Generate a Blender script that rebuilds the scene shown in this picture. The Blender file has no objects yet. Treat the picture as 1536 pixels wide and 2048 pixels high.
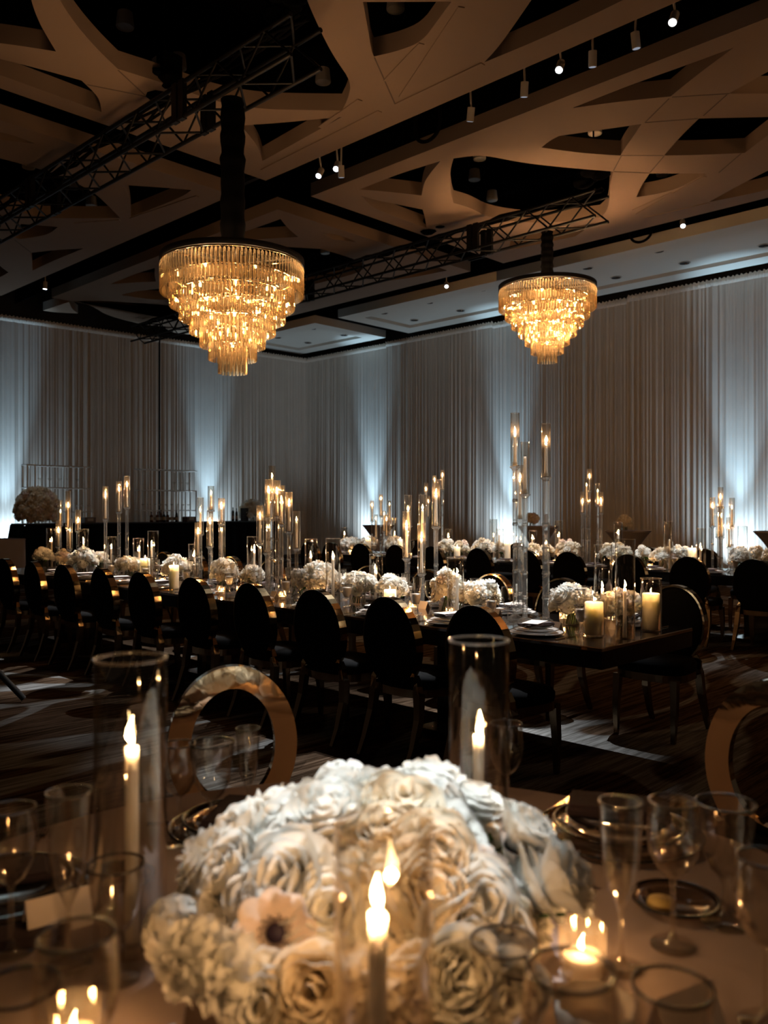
import bpy, bmesh, math, random
from mathutils import Vector, Matrix
random.seed(7)
S = bpy.context.scene
COL = S.collection
PI = math.pi
# ------------------------------------------------------------------ camera
F_PX, CX, CY, EYE = 1700.0, 768.0, 1018.5, 1.5
TH = math.radians(44.2); CT, ST = math.cos(TH), math.sin(TH)
cd = bpy.data.cameras.new('camera'); cam = bpy.data.objects.new('camera', cd); COL.objects.link(cam)
cd.sensor_fit = 'VERTICAL'; cd.sensor_height = 36.0; cd.lens = F_PX / 2048 * 36.0
cd.shift_y = (1024 - CY) / 2048 * -1.0
cam.location = (0, 0, EYE); cam.rotation_euler = (PI / 2, 0, TH - PI / 2)
cd.clip_start = 0.05; cd.clip_end = 200
cd.dof.use_dof = True; cd.dof.focus_distance = 5.6; cd.dof.aperture_fstop = 3.1
S.camera = cam
# ------------------------------------------------------------------ world, exposure
w = bpy.data.worlds.new('dim_room'); S.world = w; w.use_nodes = True
w.node_tree.nodes['Background'].inputs[0].default_value = (1.0, 0.72, 0.5, 1)
w.node_tree.nodes['Background'].inputs[1].default_value = 0.018
S.view_settings.view_transform = 'Standard'; S.view_settings.look = 'None'
S.view_settings.gamma = 1.0; S.view_settings.use_curve_mapping = False
S.view_settings.exposure = 0.14
cy = S.cycles
cy.max_bounces = 7; cy.diffuse_bounces = 3; cy.glossy_bounces = 4; cy.transmission_bounces = 6
cy.transparent_max_bounces = 40; cy.caustics_reflective = False; cy.caustics_refractive = False
cy.sample_clamp_indirect = 3.0; cy.sample_clamp_direct = 0.0
cy.use_denoising = True; cy.use_adaptive_sampling = True; cy.adaptive_threshold = 0.02
# power of the room's lamps, tuned together
P_CANDLE, P_VOTIVE, P_BULB, P_UP, P_PIN, P_TRACK = 2.8, 0.40, 29.0, 170.0, 420.0, 20.0
WARM = (1.0, 0.53, 0.21); AMBER = (1.0, 0.55, 0.25); COOL = (0.46, 0.74, 1.0); PIN = (0.93, 0.98, 1.0)

# ------------------------------------------------------------------ pixel helpers (1536 x 2048 frame)
def ray(px):
    t = (px - CX) / F_PX
    return CT + ST * t, ST - CT * t
def at(px, py, h):
    Z = F_PX * (EYE - h) / (py - CY); a, b = ray(px)
    return Vector((a * Z, b * Z, h))
def onx(px, X):                      # point of the plane X under a pixel column: Y, depth
    a, b = ray(px); Z = X / a
    return b * Z, Z
def ony(px, Y):
    a, b = ray(px); Z = Y / b
    return a * Z, Z
def hgt(py, Z): return EYE - (py - CY) / F_PX * Z
def atz(px, py, Z):
    a, b = ray(px)
    return Vector((a * Z, b * Z, hgt(py, Z)))

# ------------------------------------------------------------------ materials
M = {}
def nodes(name):
    m = bpy.data.materials.new(name); m.use_nodes = True; nt = m.node_tree; nt.nodes.clear()
    out = nt.nodes.new('ShaderNodeOutputMaterial'); M[name] = m
    return m, nt, out
def N(nt, t, **kw):
    n = nt.nodes.new('ShaderNode' + t)
    for k, v in kw.items():
        if k in n.inputs: n.inputs[k].default_value = v
        else: setattr(n, k, v)
    return n
def c4(c): return (c[0], c[1], c[2], 1)
def pbr(name, col, rough=.5, metal=0, var=.12, scale=8, bump=0, bscale=60, stretch=(1, 1, 1), **kw):
    m, nt, out = nodes(name); L = nt.links.new
    b = N(nt, 'BsdfPrincipled'); b.inputs['Roughness'].default_value = rough; b.inputs['Metallic'].default_value = metal
    for k, v in kw.items(): b.inputs[k.replace('_', ' ')].default_value = v
    tc = N(nt, 'TexCoord'); mp = N(nt, 'Mapping'); mp.inputs['Scale'].default_value = stretch
    nz = N(nt, 'TexNoise', Scale=scale, Detail=3.0); L(tc.outputs['Object'], mp.inputs[0]); L(mp.outputs[0], nz.inputs['Vector'])
    mx = N(nt, 'MixRGB'); mx.inputs[1].default_value = c4([x * (1 - var) for x in col]); mx.inputs[2].default_value = c4([min(1, x * (1 + var)) for x in col])
    L(nz.outputs['Fac'], mx.inputs[0]); L(mx.outputs[0], b.inputs['Base Color'])
    if bump:
        n2 = N(nt, 'TexNoise', Scale=bscale, Detail=2.0); L(mp.outputs[0], n2.inputs['Vector'])
        bp = N(nt, 'Bump', Strength=bump, Distance=.01); L(n2.outputs['Fac'], bp.inputs['Height']); L(bp.outputs[0], b.inputs['Normal'])
    L(b.outputs[0], out.inputs[0])
    return m
def thin(name, tint=(.95, .95, .95), lo=.05, hi=.75, rough=.03, power=3.0, gcol=(1, 1, 1), haze=0.0):
    """thin clear glass wall: transmits straight through, reflects more towards grazing"""
    m, nt, out = nodes(name); L = nt.links.new
    lw = N(nt, 'LayerWeight', Blend=.5); pw = N(nt, 'Math', operation='POWER'); pw.inputs[1].default_value = power
    ma = N(nt, 'Math', operation='MULTIPLY_ADD'); ma.inputs[1].default_value = hi; ma.inputs[2].default_value = lo
    L(lw.outputs['Facing'], pw.inputs[0]); L(pw.outputs[0], ma.inputs[0])
    tr = N(nt, 'BsdfTransparent', Color=c4(tint)); gl = N(nt, 'BsdfGlossy', Roughness=rough, Color=c4(gcol))
    mx = N(nt, 'MixShader'); L(ma.outputs[0], mx.inputs[0]); L(tr.outputs[0], mx.inputs[1]); L(gl.outputs[0], mx.inputs[2])
    if haze:
        d = N(nt, 'BsdfTranslucent', Color=(.9, .86, .8, 1)); d2 = N(nt, 'BsdfDiffuse', Color=(.9, .86, .8, 1)); a_ = N(nt, 'MixShader'); b_ = N(nt, 'MixShader'); b_.inputs[0].default_value = haze
        L(d.outputs[0], a_.inputs[1]); L(d2.outputs[0], a_.inputs[2]); L(mx.outputs[0], b_.inputs[1]); L(a_.outputs[0], b_.inputs[2]); L(b_.outputs[0], out.inputs[0])
    else: L(mx.outputs[0], out.inputs[0])
    return m
def emit(name, col, s, clear=False):
    m, nt, out = nodes(name); e = N(nt, 'Emission', Color=c4(col), Strength=s)
    if clear:
        a = N(nt, 'AddShader'); t = N(nt, 'BsdfTransparent'); nt.links.new(e.outputs[0], a.inputs[0]); nt.links.new(t.outputs[0], a.inputs[1])
        nt.links.new(a.outputs[0], out.inputs[0])
    else: nt.links.new(e.outputs[0], out.inputs[0])
    m.cycles.emission_sampling = 'NONE' if clear else 'AUTO'
    return m
def cloth(name, col, trans=.3, var=.15, scale=6, bump=.2):
    m, nt, out = nodes(name); L = nt.links.new
    tc = N(nt, 'TexCoord'); nz = N(nt, 'TexNoise', Scale=scale, Detail=3.0); L(tc.outputs['Object'], nz.inputs['Vector'])
    mx = N(nt, 'MixRGB'); mx.inputs[1].default_value = c4([x * (1 - var) for x in col]); mx.inputs[2].default_value = c4([min(1, x * (1 + var)) for x in col])
    L(nz.outputs['Fac'], mx.inputs[0])
    d = N(nt, 'BsdfDiffuse'); t = N(nt, 'BsdfTranslucent'); ms = N(nt, 'MixShader'); ms.inputs[0].default_value = trans
    L(mx.outputs[0], d.inputs[0]); L(mx.outputs[0], t.inputs[0]); L(d.outputs[0], ms.inputs[1]); L(t.outputs[0], ms.inputs[2])
    if bump:
        n2 = N(nt, 'TexNoise', Scale=300.0); L(tc.outputs['Object'], n2.inputs['Vector'])
        bp = N(nt, 'Bump', Strength=bump, Distance=.002); L(n2.outputs['Fac'], bp.inputs['Height']); L(bp.outputs[0], d.inputs['Normal'])
    L(ms.outputs[0], out.inputs[0])
    return m

cloth('drape_cloth', (.88, .81, .72), .35, .08, 2.0)
cloth('linen', (.50, .41, .385), .0, .06, 5.0)
cloth('grey_linen', (.30, .26, .25), .0, .1, 5.0)
cloth('petal_white', (.90, .90, .86), .45, .10, 5.0, 0)
cloth('petal_cream', (.88, .80, .66), .45, .10, 5.0, 0)
cloth('petal_blush', (.88, .76, .68), .45, .08, 5.0, 0)
cloth('leaf_green', (.06, .15, .03), .25, .3, 12.0, 0)
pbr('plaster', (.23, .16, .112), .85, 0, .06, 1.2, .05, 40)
pbr('joint_shade', (.10, .07, .05), .9)
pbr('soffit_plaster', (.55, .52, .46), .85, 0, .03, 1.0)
pbr('black_paint', (.005, .005, .0055), .75)
pbr('void_black', (.0015, .0015, .0015), 1.0, Specular_IOR_Level=.0)
pbr('truss_black', (.004, .004, .0045), .5, Specular_IOR_Level=.2)
pbr('rigging_cloth', (.0025, .0025, .003), 1.0, Specular_IOR_Level=.05)
pbr('velvet', (.0030, .0030, .0034), .95, 0, .3, 20, Specular_IOR_Level=.05)
pbr('gold', (.60, .43, .24), .07, 1.0, .08, 5, .02, 25)
pbr('gold_mirror', (.72, .57, .38), .04, 1.0, .06, 5, .12, 7)
pbr('bronze', (.26, .185, .115), .22, 1.0, .15, 5)
pbr('mirror_black', (.52, .46, .41), .09, 1.0, .15, 3, .015, 9)
pbr('table_side', (.025, .021, .018), .15, .6)
pbr('chrome', (.75, .75, .72), .4, .15, .08, 5)
pbr('wax', (.97, .88, .75), .5, 0, .03, 20, Subsurface_Weight=1.0, Subsurface_Radius=(.02, .02, .02), Subsurface_Scale=2.5)
cloth('wax_white', (.88, .82, .74), .40, .04, 20.0, 0)
pbr('wick', (.02, .015, .01), .9)
pbr('paper', (.78, .70, .64), .8, 0, .04, 10)
pbr('card_shaded', (.30, .22, .17), .8, 0, .05, 10)  # tent card standing in shadow: the shade is put into its colour
pbr('ink', (.02, .02, .02), .7)
pbr('plate_rim', (.03, .025, .022), .2, .5)
pbr('porcelain', (.55, .50, .46), .15, 0, .04, 6)
pbr('napkin', (.035, .02, .022), .9, 0, .2, 60, .3, 200)
pbr('napkin_pink', (.45, .30, .28), .9, 0, .1, 60, .3, 200)
pbr('butter', (.75, .55, .18), .5)
pbr('purple', (.012, .004, .02), .7)
pbr('stem_green', (.05, .11, .03), .6)
pbr('bottle_dark', (.012, .010, .008), .12, 0)
pbr('bottle_amber', (.09, .035, .01), .12, 0)
pbr('bottle_label', (.30, .25, .18), .7)
pbr('wood_box', (.07, .04, .025), .6)
pbr('lamp_white', (.55, .50, .44), .5)
pbr('grey_metal', (.09, .09, .085), .4, .6)
pbr('copper', (.16, .09, .05), .25, 1.0)
pbr('frost', (.78, .73, .68), .35, 0, .05, 20, Transmission_Weight=.25)
thin('glass', (.94, .93, .91), .06, .80, .02, 2.8, (1, .93, .85), .0)
thin('smoke_glass', (.60, .53, .47), .10, .6, .05, 2.0, (1, .9, .8), .02)
thin('chimney_glass', (.94, .92, .89), .09, .85, .02, 2.2, (1, .93, .85), .008)
thin('stem_glass', (.90, .88, .85), .07, .6, .04, 2.0, (1, .95, .9), .03)
thin('votive_glass', (.95, .85, .72), .14, .5, .06, 1.5, (1, .85, .6), .07)
emit('flame', (1.0, .70, .33), 16, True)
emit('bulb', (1.0, .78, .48), 32)
emit('spot_lens', (.80, .90, 1.0), 9)
emit('spot_lens_dim', (.75, .82, 1.0), .30)
# solid cut crystal of the candlestick stems
m, nt, out = nodes('crystal'); g = N(nt, 'BsdfGlass', IOR=1.47, Roughness=.03, Color=(1, .97, .93, 1)); t = N(nt, 'BsdfTransparent', Color=(.95, .93, .90, 1))
x = N(nt, 'MixShader'); x.inputs[0].default_value = .45; nt.links.new(g.outputs[0], x.inputs[1]); nt.links.new(t.outputs[0], x.inputs[2])
y_ = N(nt, 'MixShader'); y_.inputs[0].default_value = .02; tl_ = N(nt, 'BsdfTranslucent', Color=(.9, .85, .78, 1)); nt.links.new(x.outputs[0], y_.inputs[1]); nt.links.new(tl_.outputs[0], y_.inputs[2]); nt.links.new(y_.outputs[0], out.inputs[0])
# chandelier prisms: clear glass with a warm body and glossy facets
m, nt, out = nodes('prism'); L = nt.links.new
tr = N(nt, 'BsdfTransparent', Color=(.90, .81, .65, 1)); gl = N(nt, 'BsdfGlossy', Roughness=.06, Color=(1, .90, .70, 1)); tl = N(nt, 'BsdfTranslucent', Color=(1, .86, .64, 1))
oi = N(nt, 'ObjectInfo'); geo = N(nt, 'NewGeometry')
wn = N(nt, 'TexNoise', Scale=38.0, Detail=1.0); tc = N(nt, 'TexCoord'); mp = N(nt, 'Mapping'); mp.inputs['Scale'].default_value = (1, 1, .15)
L(tc.outputs['Object'], mp.inputs[0]); L(mp.outputs[0], wn.inputs['Vector'])
rp = N(nt, 'ValToRGB'); rp.color_ramp.elements[0].position = .40; rp.color_ramp.elements[0].color = (.04, .04, .04, 1); rp.color_ramp.elements[1].position = .62; rp.color_ramp.elements[1].color = (.36, .36, .36, 1)
L(wn.outputs['Fac'], rp.inputs[0])
m1 = N(nt, 'MixShader'); m2 = N(nt, 'MixShader'); m2.inputs[0].default_value = .30
L(rp.outputs[0], m1.inputs[0]); L(tr.outputs[0], m1.inputs[1]); L(tl.outputs[0], m1.inputs[2]); L(m1.outputs[0], m2.inputs[1]); L(gl.outputs[0], m2.inputs[2]); L(m2.outputs[0], out.inputs[0])
# carpet: sweeping pale ribbons on dark brown with fine streaks along X
m, nt, out = nodes('carpet'); L = nt.links.new
tc = N(nt, 'TexCoord'); mp = N(nt, 'Mapping'); mp.inputs['Scale'].default_value = (.42, .62, 1); L(tc.outputs['Object'], mp.inputs[0])
nz = N(nt, 'TexNoise', Scale=.9, Detail=1.0, Distortion=1.4); L(mp.outputs[0], nz.inputs['Vector'])
r1 = N(nt, 'ValToRGB'); el = r1.color_ramp.elements
el[0].position = .455; el[0].color = (0, 0, 0, 1); el[1].position = .47; el[1].color = (1, 1, 1, 1)
e = el.new(.535); e.color = (1, 1, 1, 1); e = el.new(.55); e.color = (0, 0, 0, 1)
L(nz.outputs['Fac'], r1.inputs[0])
m2_ = N(nt, 'Mapping'); m2_.inputs['Scale'].default_value = (.9, 16, 1); L(tc.outputs['Object'], m2_.inputs[0])
st = N(nt, 'TexNoise', Scale=1.6, Detail=4.0, Roughness=.7); L(m2_.outputs[0], st.inputs['Vector'])
r2 = N(nt, 'ValToRGB'); r2.color_ramp.elements[0].position = .42; r2.color_ramp.elements[1].position = .60; L(st.outputs['Fac'], r2.inputs[0])
ca = N(nt, 'MixRGB'); ca.inputs[1].default_value = (.022, .013, .008, 1); ca.inputs[2].default_value = (.072, .046, .030, 1); L(r2.outputs[0], ca.inputs[0])
cb = N(nt, 'MixRGB'); cb.inputs[1].default_value = (.075, .070, .065, 1); cb.inputs[2].default_value = (.17, .165, .16, 1); L(r2.outputs[0], cb.inputs[0])
cc = N(nt, 'MixRGB'); L(r1.outputs[0], cc.inputs[0]); L(ca.outputs[0], cc.inputs[1]); L(cb.outputs[0], cc.inputs[2])
b = N(nt, 'BsdfDiffuse'); L(cc.outputs[0], b.inputs[0]); pn = N(nt, 'TexNoise', Scale=220.0); L(tc.outputs['Object'], pn.inputs['Vector'])
bp = N(nt, 'Bump', Strength=.5, Distance=.01); L(pn.outputs['Fac'], bp.inputs['Height']); L(bp.outputs[0], b.inputs['Normal']); L(b.outputs[0], out.inputs[0])

# ------------------------------------------------------------------ mesh builder
class MB:
    def __init__(s): s.v = []; s.f = []; s.sm = []
    def add(s, vs, fs, smooth=False):
        o = len(s.v); s.v += [tuple(p) for p in vs]; s.f += [tuple(i + o for i in f) for f in fs]; s.sm += [smooth] * len(fs); return s
    def box(s, c, d, rot=None, bev=0):
        x, y, z = d[0] / 2, d[1] / 2, d[2] / 2
        b = bev
        if b:
            vs = []
            for zz, k in ((-z, b), (-z + b, 0), (z - b, 0), (z, b)):
                vs += [(-x + k, -y + k, zz), (x - k, -y + k, zz), (x - k, y - k, zz), (-x + k, y - k, zz)]
            fs = [(3, 2, 1, 0), (12, 13, 14, 15)] + [(4 * i + j, 4 * i + (j + 1) % 4, 4 * i + 4 + (j + 1) % 4, 4 * i + 4 + j) for i in range(3) for j in range(4)]
        else:
            vs = [(-x, -y, -z), (x, -y, -z), (x, y, -z), (-x, y, -z), (-x, -y, z), (x, -y, z), (x, y, z), (-x, y, z)]
            fs = [(3, 2, 1, 0), (4, 5, 6, 7), (0, 1, 5, 4), (1, 2, 6, 5), (2, 3, 7, 6), (3, 0, 4, 7)]
        c = Vector(c); r = rot or Matrix()
        return s.add([r.to_3x3() @ Vector(p) + c for p in vs], fs)
    def lathe(s, prof, n=20, c=(0, 0, 0), closed=False, a0=0.0):
        vs = [(c[0] + r * math.cos(a0 + 2 * PI * k / n), c[1] + r * math.sin(a0 + 2 * PI * k / n), c[2] + z) for r, z in prof for k in range(n)]
        m = len(prof); fs = [(i * n + k, i * n + (k + 1) % n, (i + 1) * n + (k + 1) % n, (i + 1) * n + k) for i in range(m - 1) for k in range(n)]
        if closed: fs += [((m - 1) * n + k, (m - 1) * n + (k + 1) % n, (k + 1) % n, k) for k in range(n)]
        return s.add(vs, fs, n > 8)
    def cap(s, r, z, n=20, c=(0, 0, 0), a0=0.0, up=True):
        vs = [(c[0] + r * math.cos(a0 + 2 * PI * k / n), c[1] + r * math.sin(a0 + 2 * PI * k / n), c[2] + z) for k in range(n)]
        return s.add(vs, [tuple(range(n)) if up else tuple(range(n))[::-1]])
    def cyl(s, r, z0, z1, n=20, c=(0, 0, 0), r1=None, a0=0.0):
        r1 = r if r1 is None else r1
        s.lathe([(r, z0), (r1, z1)], n, c, a0=a0); s.cap(r1, z1, n, c, a0); s.cap(r, z0, n, c, a0, False); return s
    def tube(s, pts, rad, n=8, square=False, caps=True):
        pts = [Vector(p) for p in pts]; m = len(pts); rad = rad if hasattr(rad, '__len__') else [rad] * m
        up = Vector((0, 0, 1)); vs = []; prev = None
        for i, p in enumerate(pts):
            d = (pts[min(i + 1, m - 1)] - pts[max(i - 1, 0)]).normalized()
            if prev is None:
                a = up if abs(d.dot(up)) < .95 else Vector((1, 0, 0)); u = d.cross(a).normalized()
            else: u = (prev - d * prev.dot(d)).normalized()
            prev = u; v = d.cross(u); r = rad[i]
            nn = 4 if square else n
            for k in range(nn):
                an = 2 * PI * (k + (.5 if square else 0)) / nn; rr = r * (1.414 if square else 1)
                vs.append(p + (u * math.cos(an) + v * math.sin(an)) * rr)
        nn = 4 if square else n
        fs = [(i * nn + k, i * nn + (k + 1) % nn, (i + 1) * nn + (k + 1) % nn, (i + 1) * nn + k) for i in range(m - 1) for k in range(nn)]
        s.add(vs, fs, not square)
        if caps: s.add(vs[:nn], [tuple(range(nn))[::-1]]); s.add(vs[-nn:], [tuple(range(nn))])
        return s
    def grid(s, fn, nu, nv, smooth=True):
        vs = [fn(i / nu, j / nv) for j in range(nv + 1) for i in range(nu + 1)]
        fs = [(j * (nu + 1) + i, j * (nu + 1) + i + 1, (j + 1) * (nu + 1) + i + 1, (j + 1) * (nu + 1) + i) for j in range(nv) for i in range(nu)]
        return s.add(vs, fs, smooth)
    def ball(s, c, r, n=10, m=6):
        c = Vector(c); r = r if hasattr(r, '__len__') else (r, r, r)
        return s.grid(lambda u, v: (c[0] + r[0] * math.cos(2 * PI * u) * math.sin(PI * v), c[1] + r[1] * math.sin(2 * PI * u) * math.sin(PI * v), c[2] - r[2] * math.cos(PI * v)), n, m)
    def mesh(s, name, mat):
        me = bpy.data.meshes.new(name); me.from_pydata(s.v, [], s.f); me.polygons.foreach_set('use_smooth', s.sm); me.materials.append(mat); me.update(); return me
    def build(s, name, mat, parent=None):
        return link(name, s.mesh(name, M[mat] if isinstance(mat, str) else mat), parent)
def link(name, me, parent=None, loc=None, rz=None):
    o = bpy.data.objects.new(name, me); COL.objects.link(o)
    if parent is not None: o.parent = parent
    if loc is not None: o.location = loc
    if rz is not None: o.rotation_euler = (0, 0, rz)
    return o
def tag(o, label, cat, group=None):
    o['label'] = label; o['category'] = cat
    if group: o['group'] = group
    return o
def thing(name, label, cat, loc=(0, 0, 0), rz=0.0, group=None):
    o = link(name, None, None, loc, rz); o.empty_display_size = .1
    return tag(o, label, cat, group)
def struct(name, mb, mat, parent=None):
    o = mb.build(name, mat, parent)
    if parent is None: o['kind'] = 'structure'
    return o
def kids(parent, parts):              # parts: (name, shared mesh, children)
    for p in parts:
        o = link(p[0], p[1], parent)
        if len(p) > 2:
            for q in p[2]: link(q[0], q[1], o)
def lamp(parent, kind, name, energy, col, loc=(0, 0, 0), radius=.02, target=None, size=60, blend=.5):
    ld = bpy.data.lights.new(name, kind); ld.energy = energy; ld.color = col; ld.shadow_soft_size = radius
    if kind == 'SPOT': ld.spot_size = math.radians(size); ld.spot_blend = blend
    o = bpy.data.objects.new(name, ld); COL.objects.link(o); o.parent = parent; o.location = loc
    if target is not None:
        d = Vector(target) - Vector(loc); o.rotation_euler = d.to_track_quat('-Z', 'Y').to_euler()
    return o
ORD = ['first', 'second', 'third', 'fourth', 'fifth', 'sixth', 'seventh', 'eighth', 'ninth', 'tenth', 'eleventh', 'twelfth', 'thirteenth', 'fourteenth', 'fifteenth', 'sixteenth', 'seventeenth', 'eighteenth', 'nineteenth', 'twentieth']
def place_word(i, n):
    if n == 1: return 'only'
    if i == 0: return 'leftmost'
    if i == n - 1: return 'rightmost'
    return ORD[i] + ' from left'
# ================================================================== STRUCTURE
ZC, TC = 6.7, 0.22                   # underside and thickness of the ceiling ribbons
mb = MB(); mb.box((11, 10, -.02), (30, 32, .04)); struct('floor', mb, 'carpet')
mb = MB(); mb.box((11, 10, 8.25), (30, 32, .1)); ceiling = struct('ceiling', mb, 'void_black')
WX = 18.5                            # face of the drapes on the right wall
LA, LB = Vector((18.5, 21.55, 0)), Vector((4.0, 22.68, 0))   # drapes on the left wall
mb = MB(); mb.box((WX + .45, 10, 4.1), (.1, 27, 8.2)); struct('wall_right', mb, 'black_paint')
ld_ = (LB - LA).normalized(); ln_ = Vector((ld_.y, -ld_.x, 0));  ln_ = ln_ if ln_.y > 0 else -ln_
mid = (LA + LB) / 2 + ln_ * .5
mb = MB(); mb.box((mid.x, mid.y, 4.1), (18, .1, 8.2), Matrix.Rotation(math.atan2(ld_.y, ld_.x), 4, 'Z')); struct('wall_left', mb, 'black_paint')
mb = MB(); mb.box((WX + .36, 10, .09), (.04, 26, .18)); struct('baseboard_right', mb, 'black_paint')

def flat_panel(name, outer, holes, z, th, mat, parent, px=True):
    cu = bpy.data.curves.new(name, 'CURVE'); cu.dimensions = '2D'; cu.fill_mode = 'BOTH'; cu.extrude = th / 2
    for poly in [outer] + holes:
        sp = cu.splines.new('POLY'); sp.points.add(len(poly) - 1); sp.use_cyclic_u = True
        for p, q in zip(sp.points, poly): p.co = (q[0], q[1], 0, 1)
    o = bpy.data.objects.new('tmp', cu); COL.objects.link(o)
    dg = bpy.context.evaluated_depsgraph_get(); me = bpy.data.meshes.new_from_object(o.evaluated_get(dg))
    bpy.data.objects.remove(o); bpy.data.curves.remove(cu)
    me.materials.clear(); me.materials.append(M[mat])
    return link(name, me, parent, (0, 0, z + th / 2))
def smooth(poly, it=2, ang=35):
    """rounds the gentle bends of an outline, keeps its sharp corners"""
    for _ in range(it):
        out = []; n = len(poly)
        for i in range(n):
            a, b_, c_ = Vector(poly[i - 1]), Vector(poly[i]), Vector(poly[(i + 1) % n])
            d1, d2 = (b_ - a), (c_ - b_)
            t = math.degrees(d1.angle(d2)) if d1.length > 1e-6 and d2.length > 1e-6 else 0
            if t < ang: out += [tuple(b_ * .75 + a * .25), tuple(b_ * .75 + c_ * .25)]
            else: out.append(tuple(b_))
        poly = out
    return poly
def H(*pts): return smooth([tuple(at(x, y, ZC).xy) for x, y in pts])
X0, X1, X2, X3, X4, X5 = 1.6, 8.34, 9.28, 14.64, 15.52, 18.33
Y0, Y1, Y2, Y3, Y4, Y5 = -1.5, 10.72, 11.60, 16.82, 17.75, 22.6
def rect(a, b, c, d): return [(a, c), (b, c), (b, d), (a, d)]
# holes between the plaster ribbons of each coffer
h00 = [H((118, 0), (156, 55), (200, 104), (236, 138), (294, 156), (345, 172), (430, 203), (519, 218), (600, 220), (684, 221), (697, 195), (703, 164), (670, 117), (647, 75), (613, 0), (598, -50), (100, -50)),
       H((62, 0), (72, 30), (85, 58), (112, 103), (50, 93), (0, 86), (-80, 78), (-80, -60), (50, -60)),
       H((-60, 103), (0, 118), (80, 138), (163, 161), (199, 195), (203, 224), (100, 186), (0, 150), (-60, 131)),
       H((726, 4), (815, 4), (903, 3), (873, 44), (845, 82), (800, 101), (748, 113), (742, 99), (735, 52)),
       H((968, 125), (1000, 91), (1063, 0), (1090, -40), (1320, -40), (1248, 0), (1100, 70)),
       H((481, 251), (560, 246), (683, 234), (610, 275), (525, 322), (518, 299), (506, 279))]
h10 = [H((718, 379), (750, 367), (800, 347), (862, 328), (881, 322), (862, 344), (848, 365), (843, 391), (800, 386), (750, 381)),
       H((722, 391), (750, 400), (800, 410), (845, 419), (850, 436), (853, 456), (800, 437), (750, 418), (735, 405)),
       H((907, 317), (940, 312), (971, 311), (1031, 323), (1080, 330), (1150, 337), (1226, 343), (1220, 366), (1219, 400), (1214, 422), (1200, 434), (1150, 441), (1060, 447), (976, 435), (940, 415), (907, 406), (902, 390), (900, 364), (901, 338)),
       H((1018, 500), (1022, 476), (1100, 462), (1190, 446), (1150, 473)),
       H((1083, 295), (1100, 281), (1118, 272), (1200, 260), (1283, 248), (1265, 275), (1250, 295), (1241, 311), (1160, 306)),
       H((1145, 216), (1260, 170), (1388, 125), (1468, 95), (1400, 145), (1341, 193), (1240, 203)),
       H((1328, 311), (1362, 272), (1398, 237), (1536, 234), (1590, 232), (1536, 270), (1489, 306), (1400, 310)),
       H((1458, 187), (1536, 143), (1600, 110), (1650, 130), (1640, 187)),
       H((1299, 347), (1350, 347), (1412, 347), (1380, 364), (1349, 379), (1310, 389), (1273, 394), (1281, 374)),
       H((1418, 404), (1470, 375), (1536, 341), (1600, 310), (1640, 345), (1536, 381))]
h01 = [H((-40, 310), (0, 316), (86, 340), (140, 360), (187, 384), (215, 410), (240, 436), (182, 437), (88, 436), (40, 425), (-40, 402)),
       H((246, 370), (310, 374), (383, 380), (365, 393), (310, 415), (262, 434), (261, 415), (256, 391)),
       H((42, 448), (116, 454), (95, 470), (40, 478), (25, 474)),
       H((61, 506), (110, 500), (167, 497), (110, 520), (65, 541), (64, 520)),
       H((-30, 525), (0, 532), (17, 545), (0, 555), (-30, 560)),
       H((-20, 262), (20, 268), (70, 287), (30, 284), (-20, 276))]
h11 = [H((561, 438), (520, 453), (479, 467), (440, 483), (479, 481), (540, 477), (596, 474), (575, 456)),
       H((221, 568), (270, 548), (310, 536), (309, 550), (312, 563), (270, 565)),
       H((440, 492), (479, 491), (560, 493), (643, 498), (700, 515), (734, 530), (720, 545), (650, 563), (600, 575), (560, 562), (500, 530)),
       H((242, 590), (265, 583), (320, 577), (345, 600), (300, 599)),
       H((152, 602), (200, 601), (341, 610), (420, 620), (430, 640), (362, 655), (290, 650), (215, 632), (185, 612)),
       H((138, 604), (86, 621), (110, 625), (156, 627), (143, 617)),
       H((331, 657), (400, 655), (420, 668), (354, 669)),
       H((753, 565), (800, 550), (872, 533), (894, 541), (820, 556)),
       H((641, 464), (680, 470), (712, 484), (668, 479))]
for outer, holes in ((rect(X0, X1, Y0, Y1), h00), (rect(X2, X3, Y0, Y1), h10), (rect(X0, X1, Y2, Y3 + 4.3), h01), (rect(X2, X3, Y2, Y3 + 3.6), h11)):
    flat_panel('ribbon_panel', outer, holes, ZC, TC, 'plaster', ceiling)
# panel joints and proud edge bands on the ribbons
def seam(name, a, b_, wd, th, mat):
    p, q = at(*a, ZC), at(*b_, ZC); d = q - p; mb = MB(); mb.box((0, 0, 0), (d.length, wd, th), None, 0)
    o = mb.build(name, mat, ceiling); o.location = (p + q) / 2 + Vector((0, 0, -th / 2 + .002)); o.rotation_euler = (0, 0, math.atan2(d.y, d.x))
for a, b_ in (((1290, 245), (1338, 197)), ((1407, 231), (1454, 189)), ((1344, 194), (1459, 187)), ((1290, 245), (1396, 237)), ((1227, 341), (1243, 311)), ((1300, 345), (1328, 312)), ((1242, 311), (1327, 311)), ((1227, 343), (1298, 346)), ((1438, 345), (1482, 307)), ((174, 169), (299, 194)), ((749, 115), (790, 208)), ((236, 140), (290, 190)), ((30, 480), (62, 505))):
    seam('panel_joint', a, b_, .014, .006, 'joint_shade')
for a, b_ in (((843, 86), (772, 161)), ((923, 13), (803, 193)), ((966, 127), (795, 208)), ((720, 199), (640, 254)), ((760, 222), (525, 340)), ((1345, 385), (1268, 420)), ((1410, 352), (1275, 428)), ((1418, 406), (1290, 436)), ((240, 440), (150, 447)), ((262, 437), (395, 392))):
    seam('edge_band', a, b_, .07, .014, 'plaster')
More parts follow.
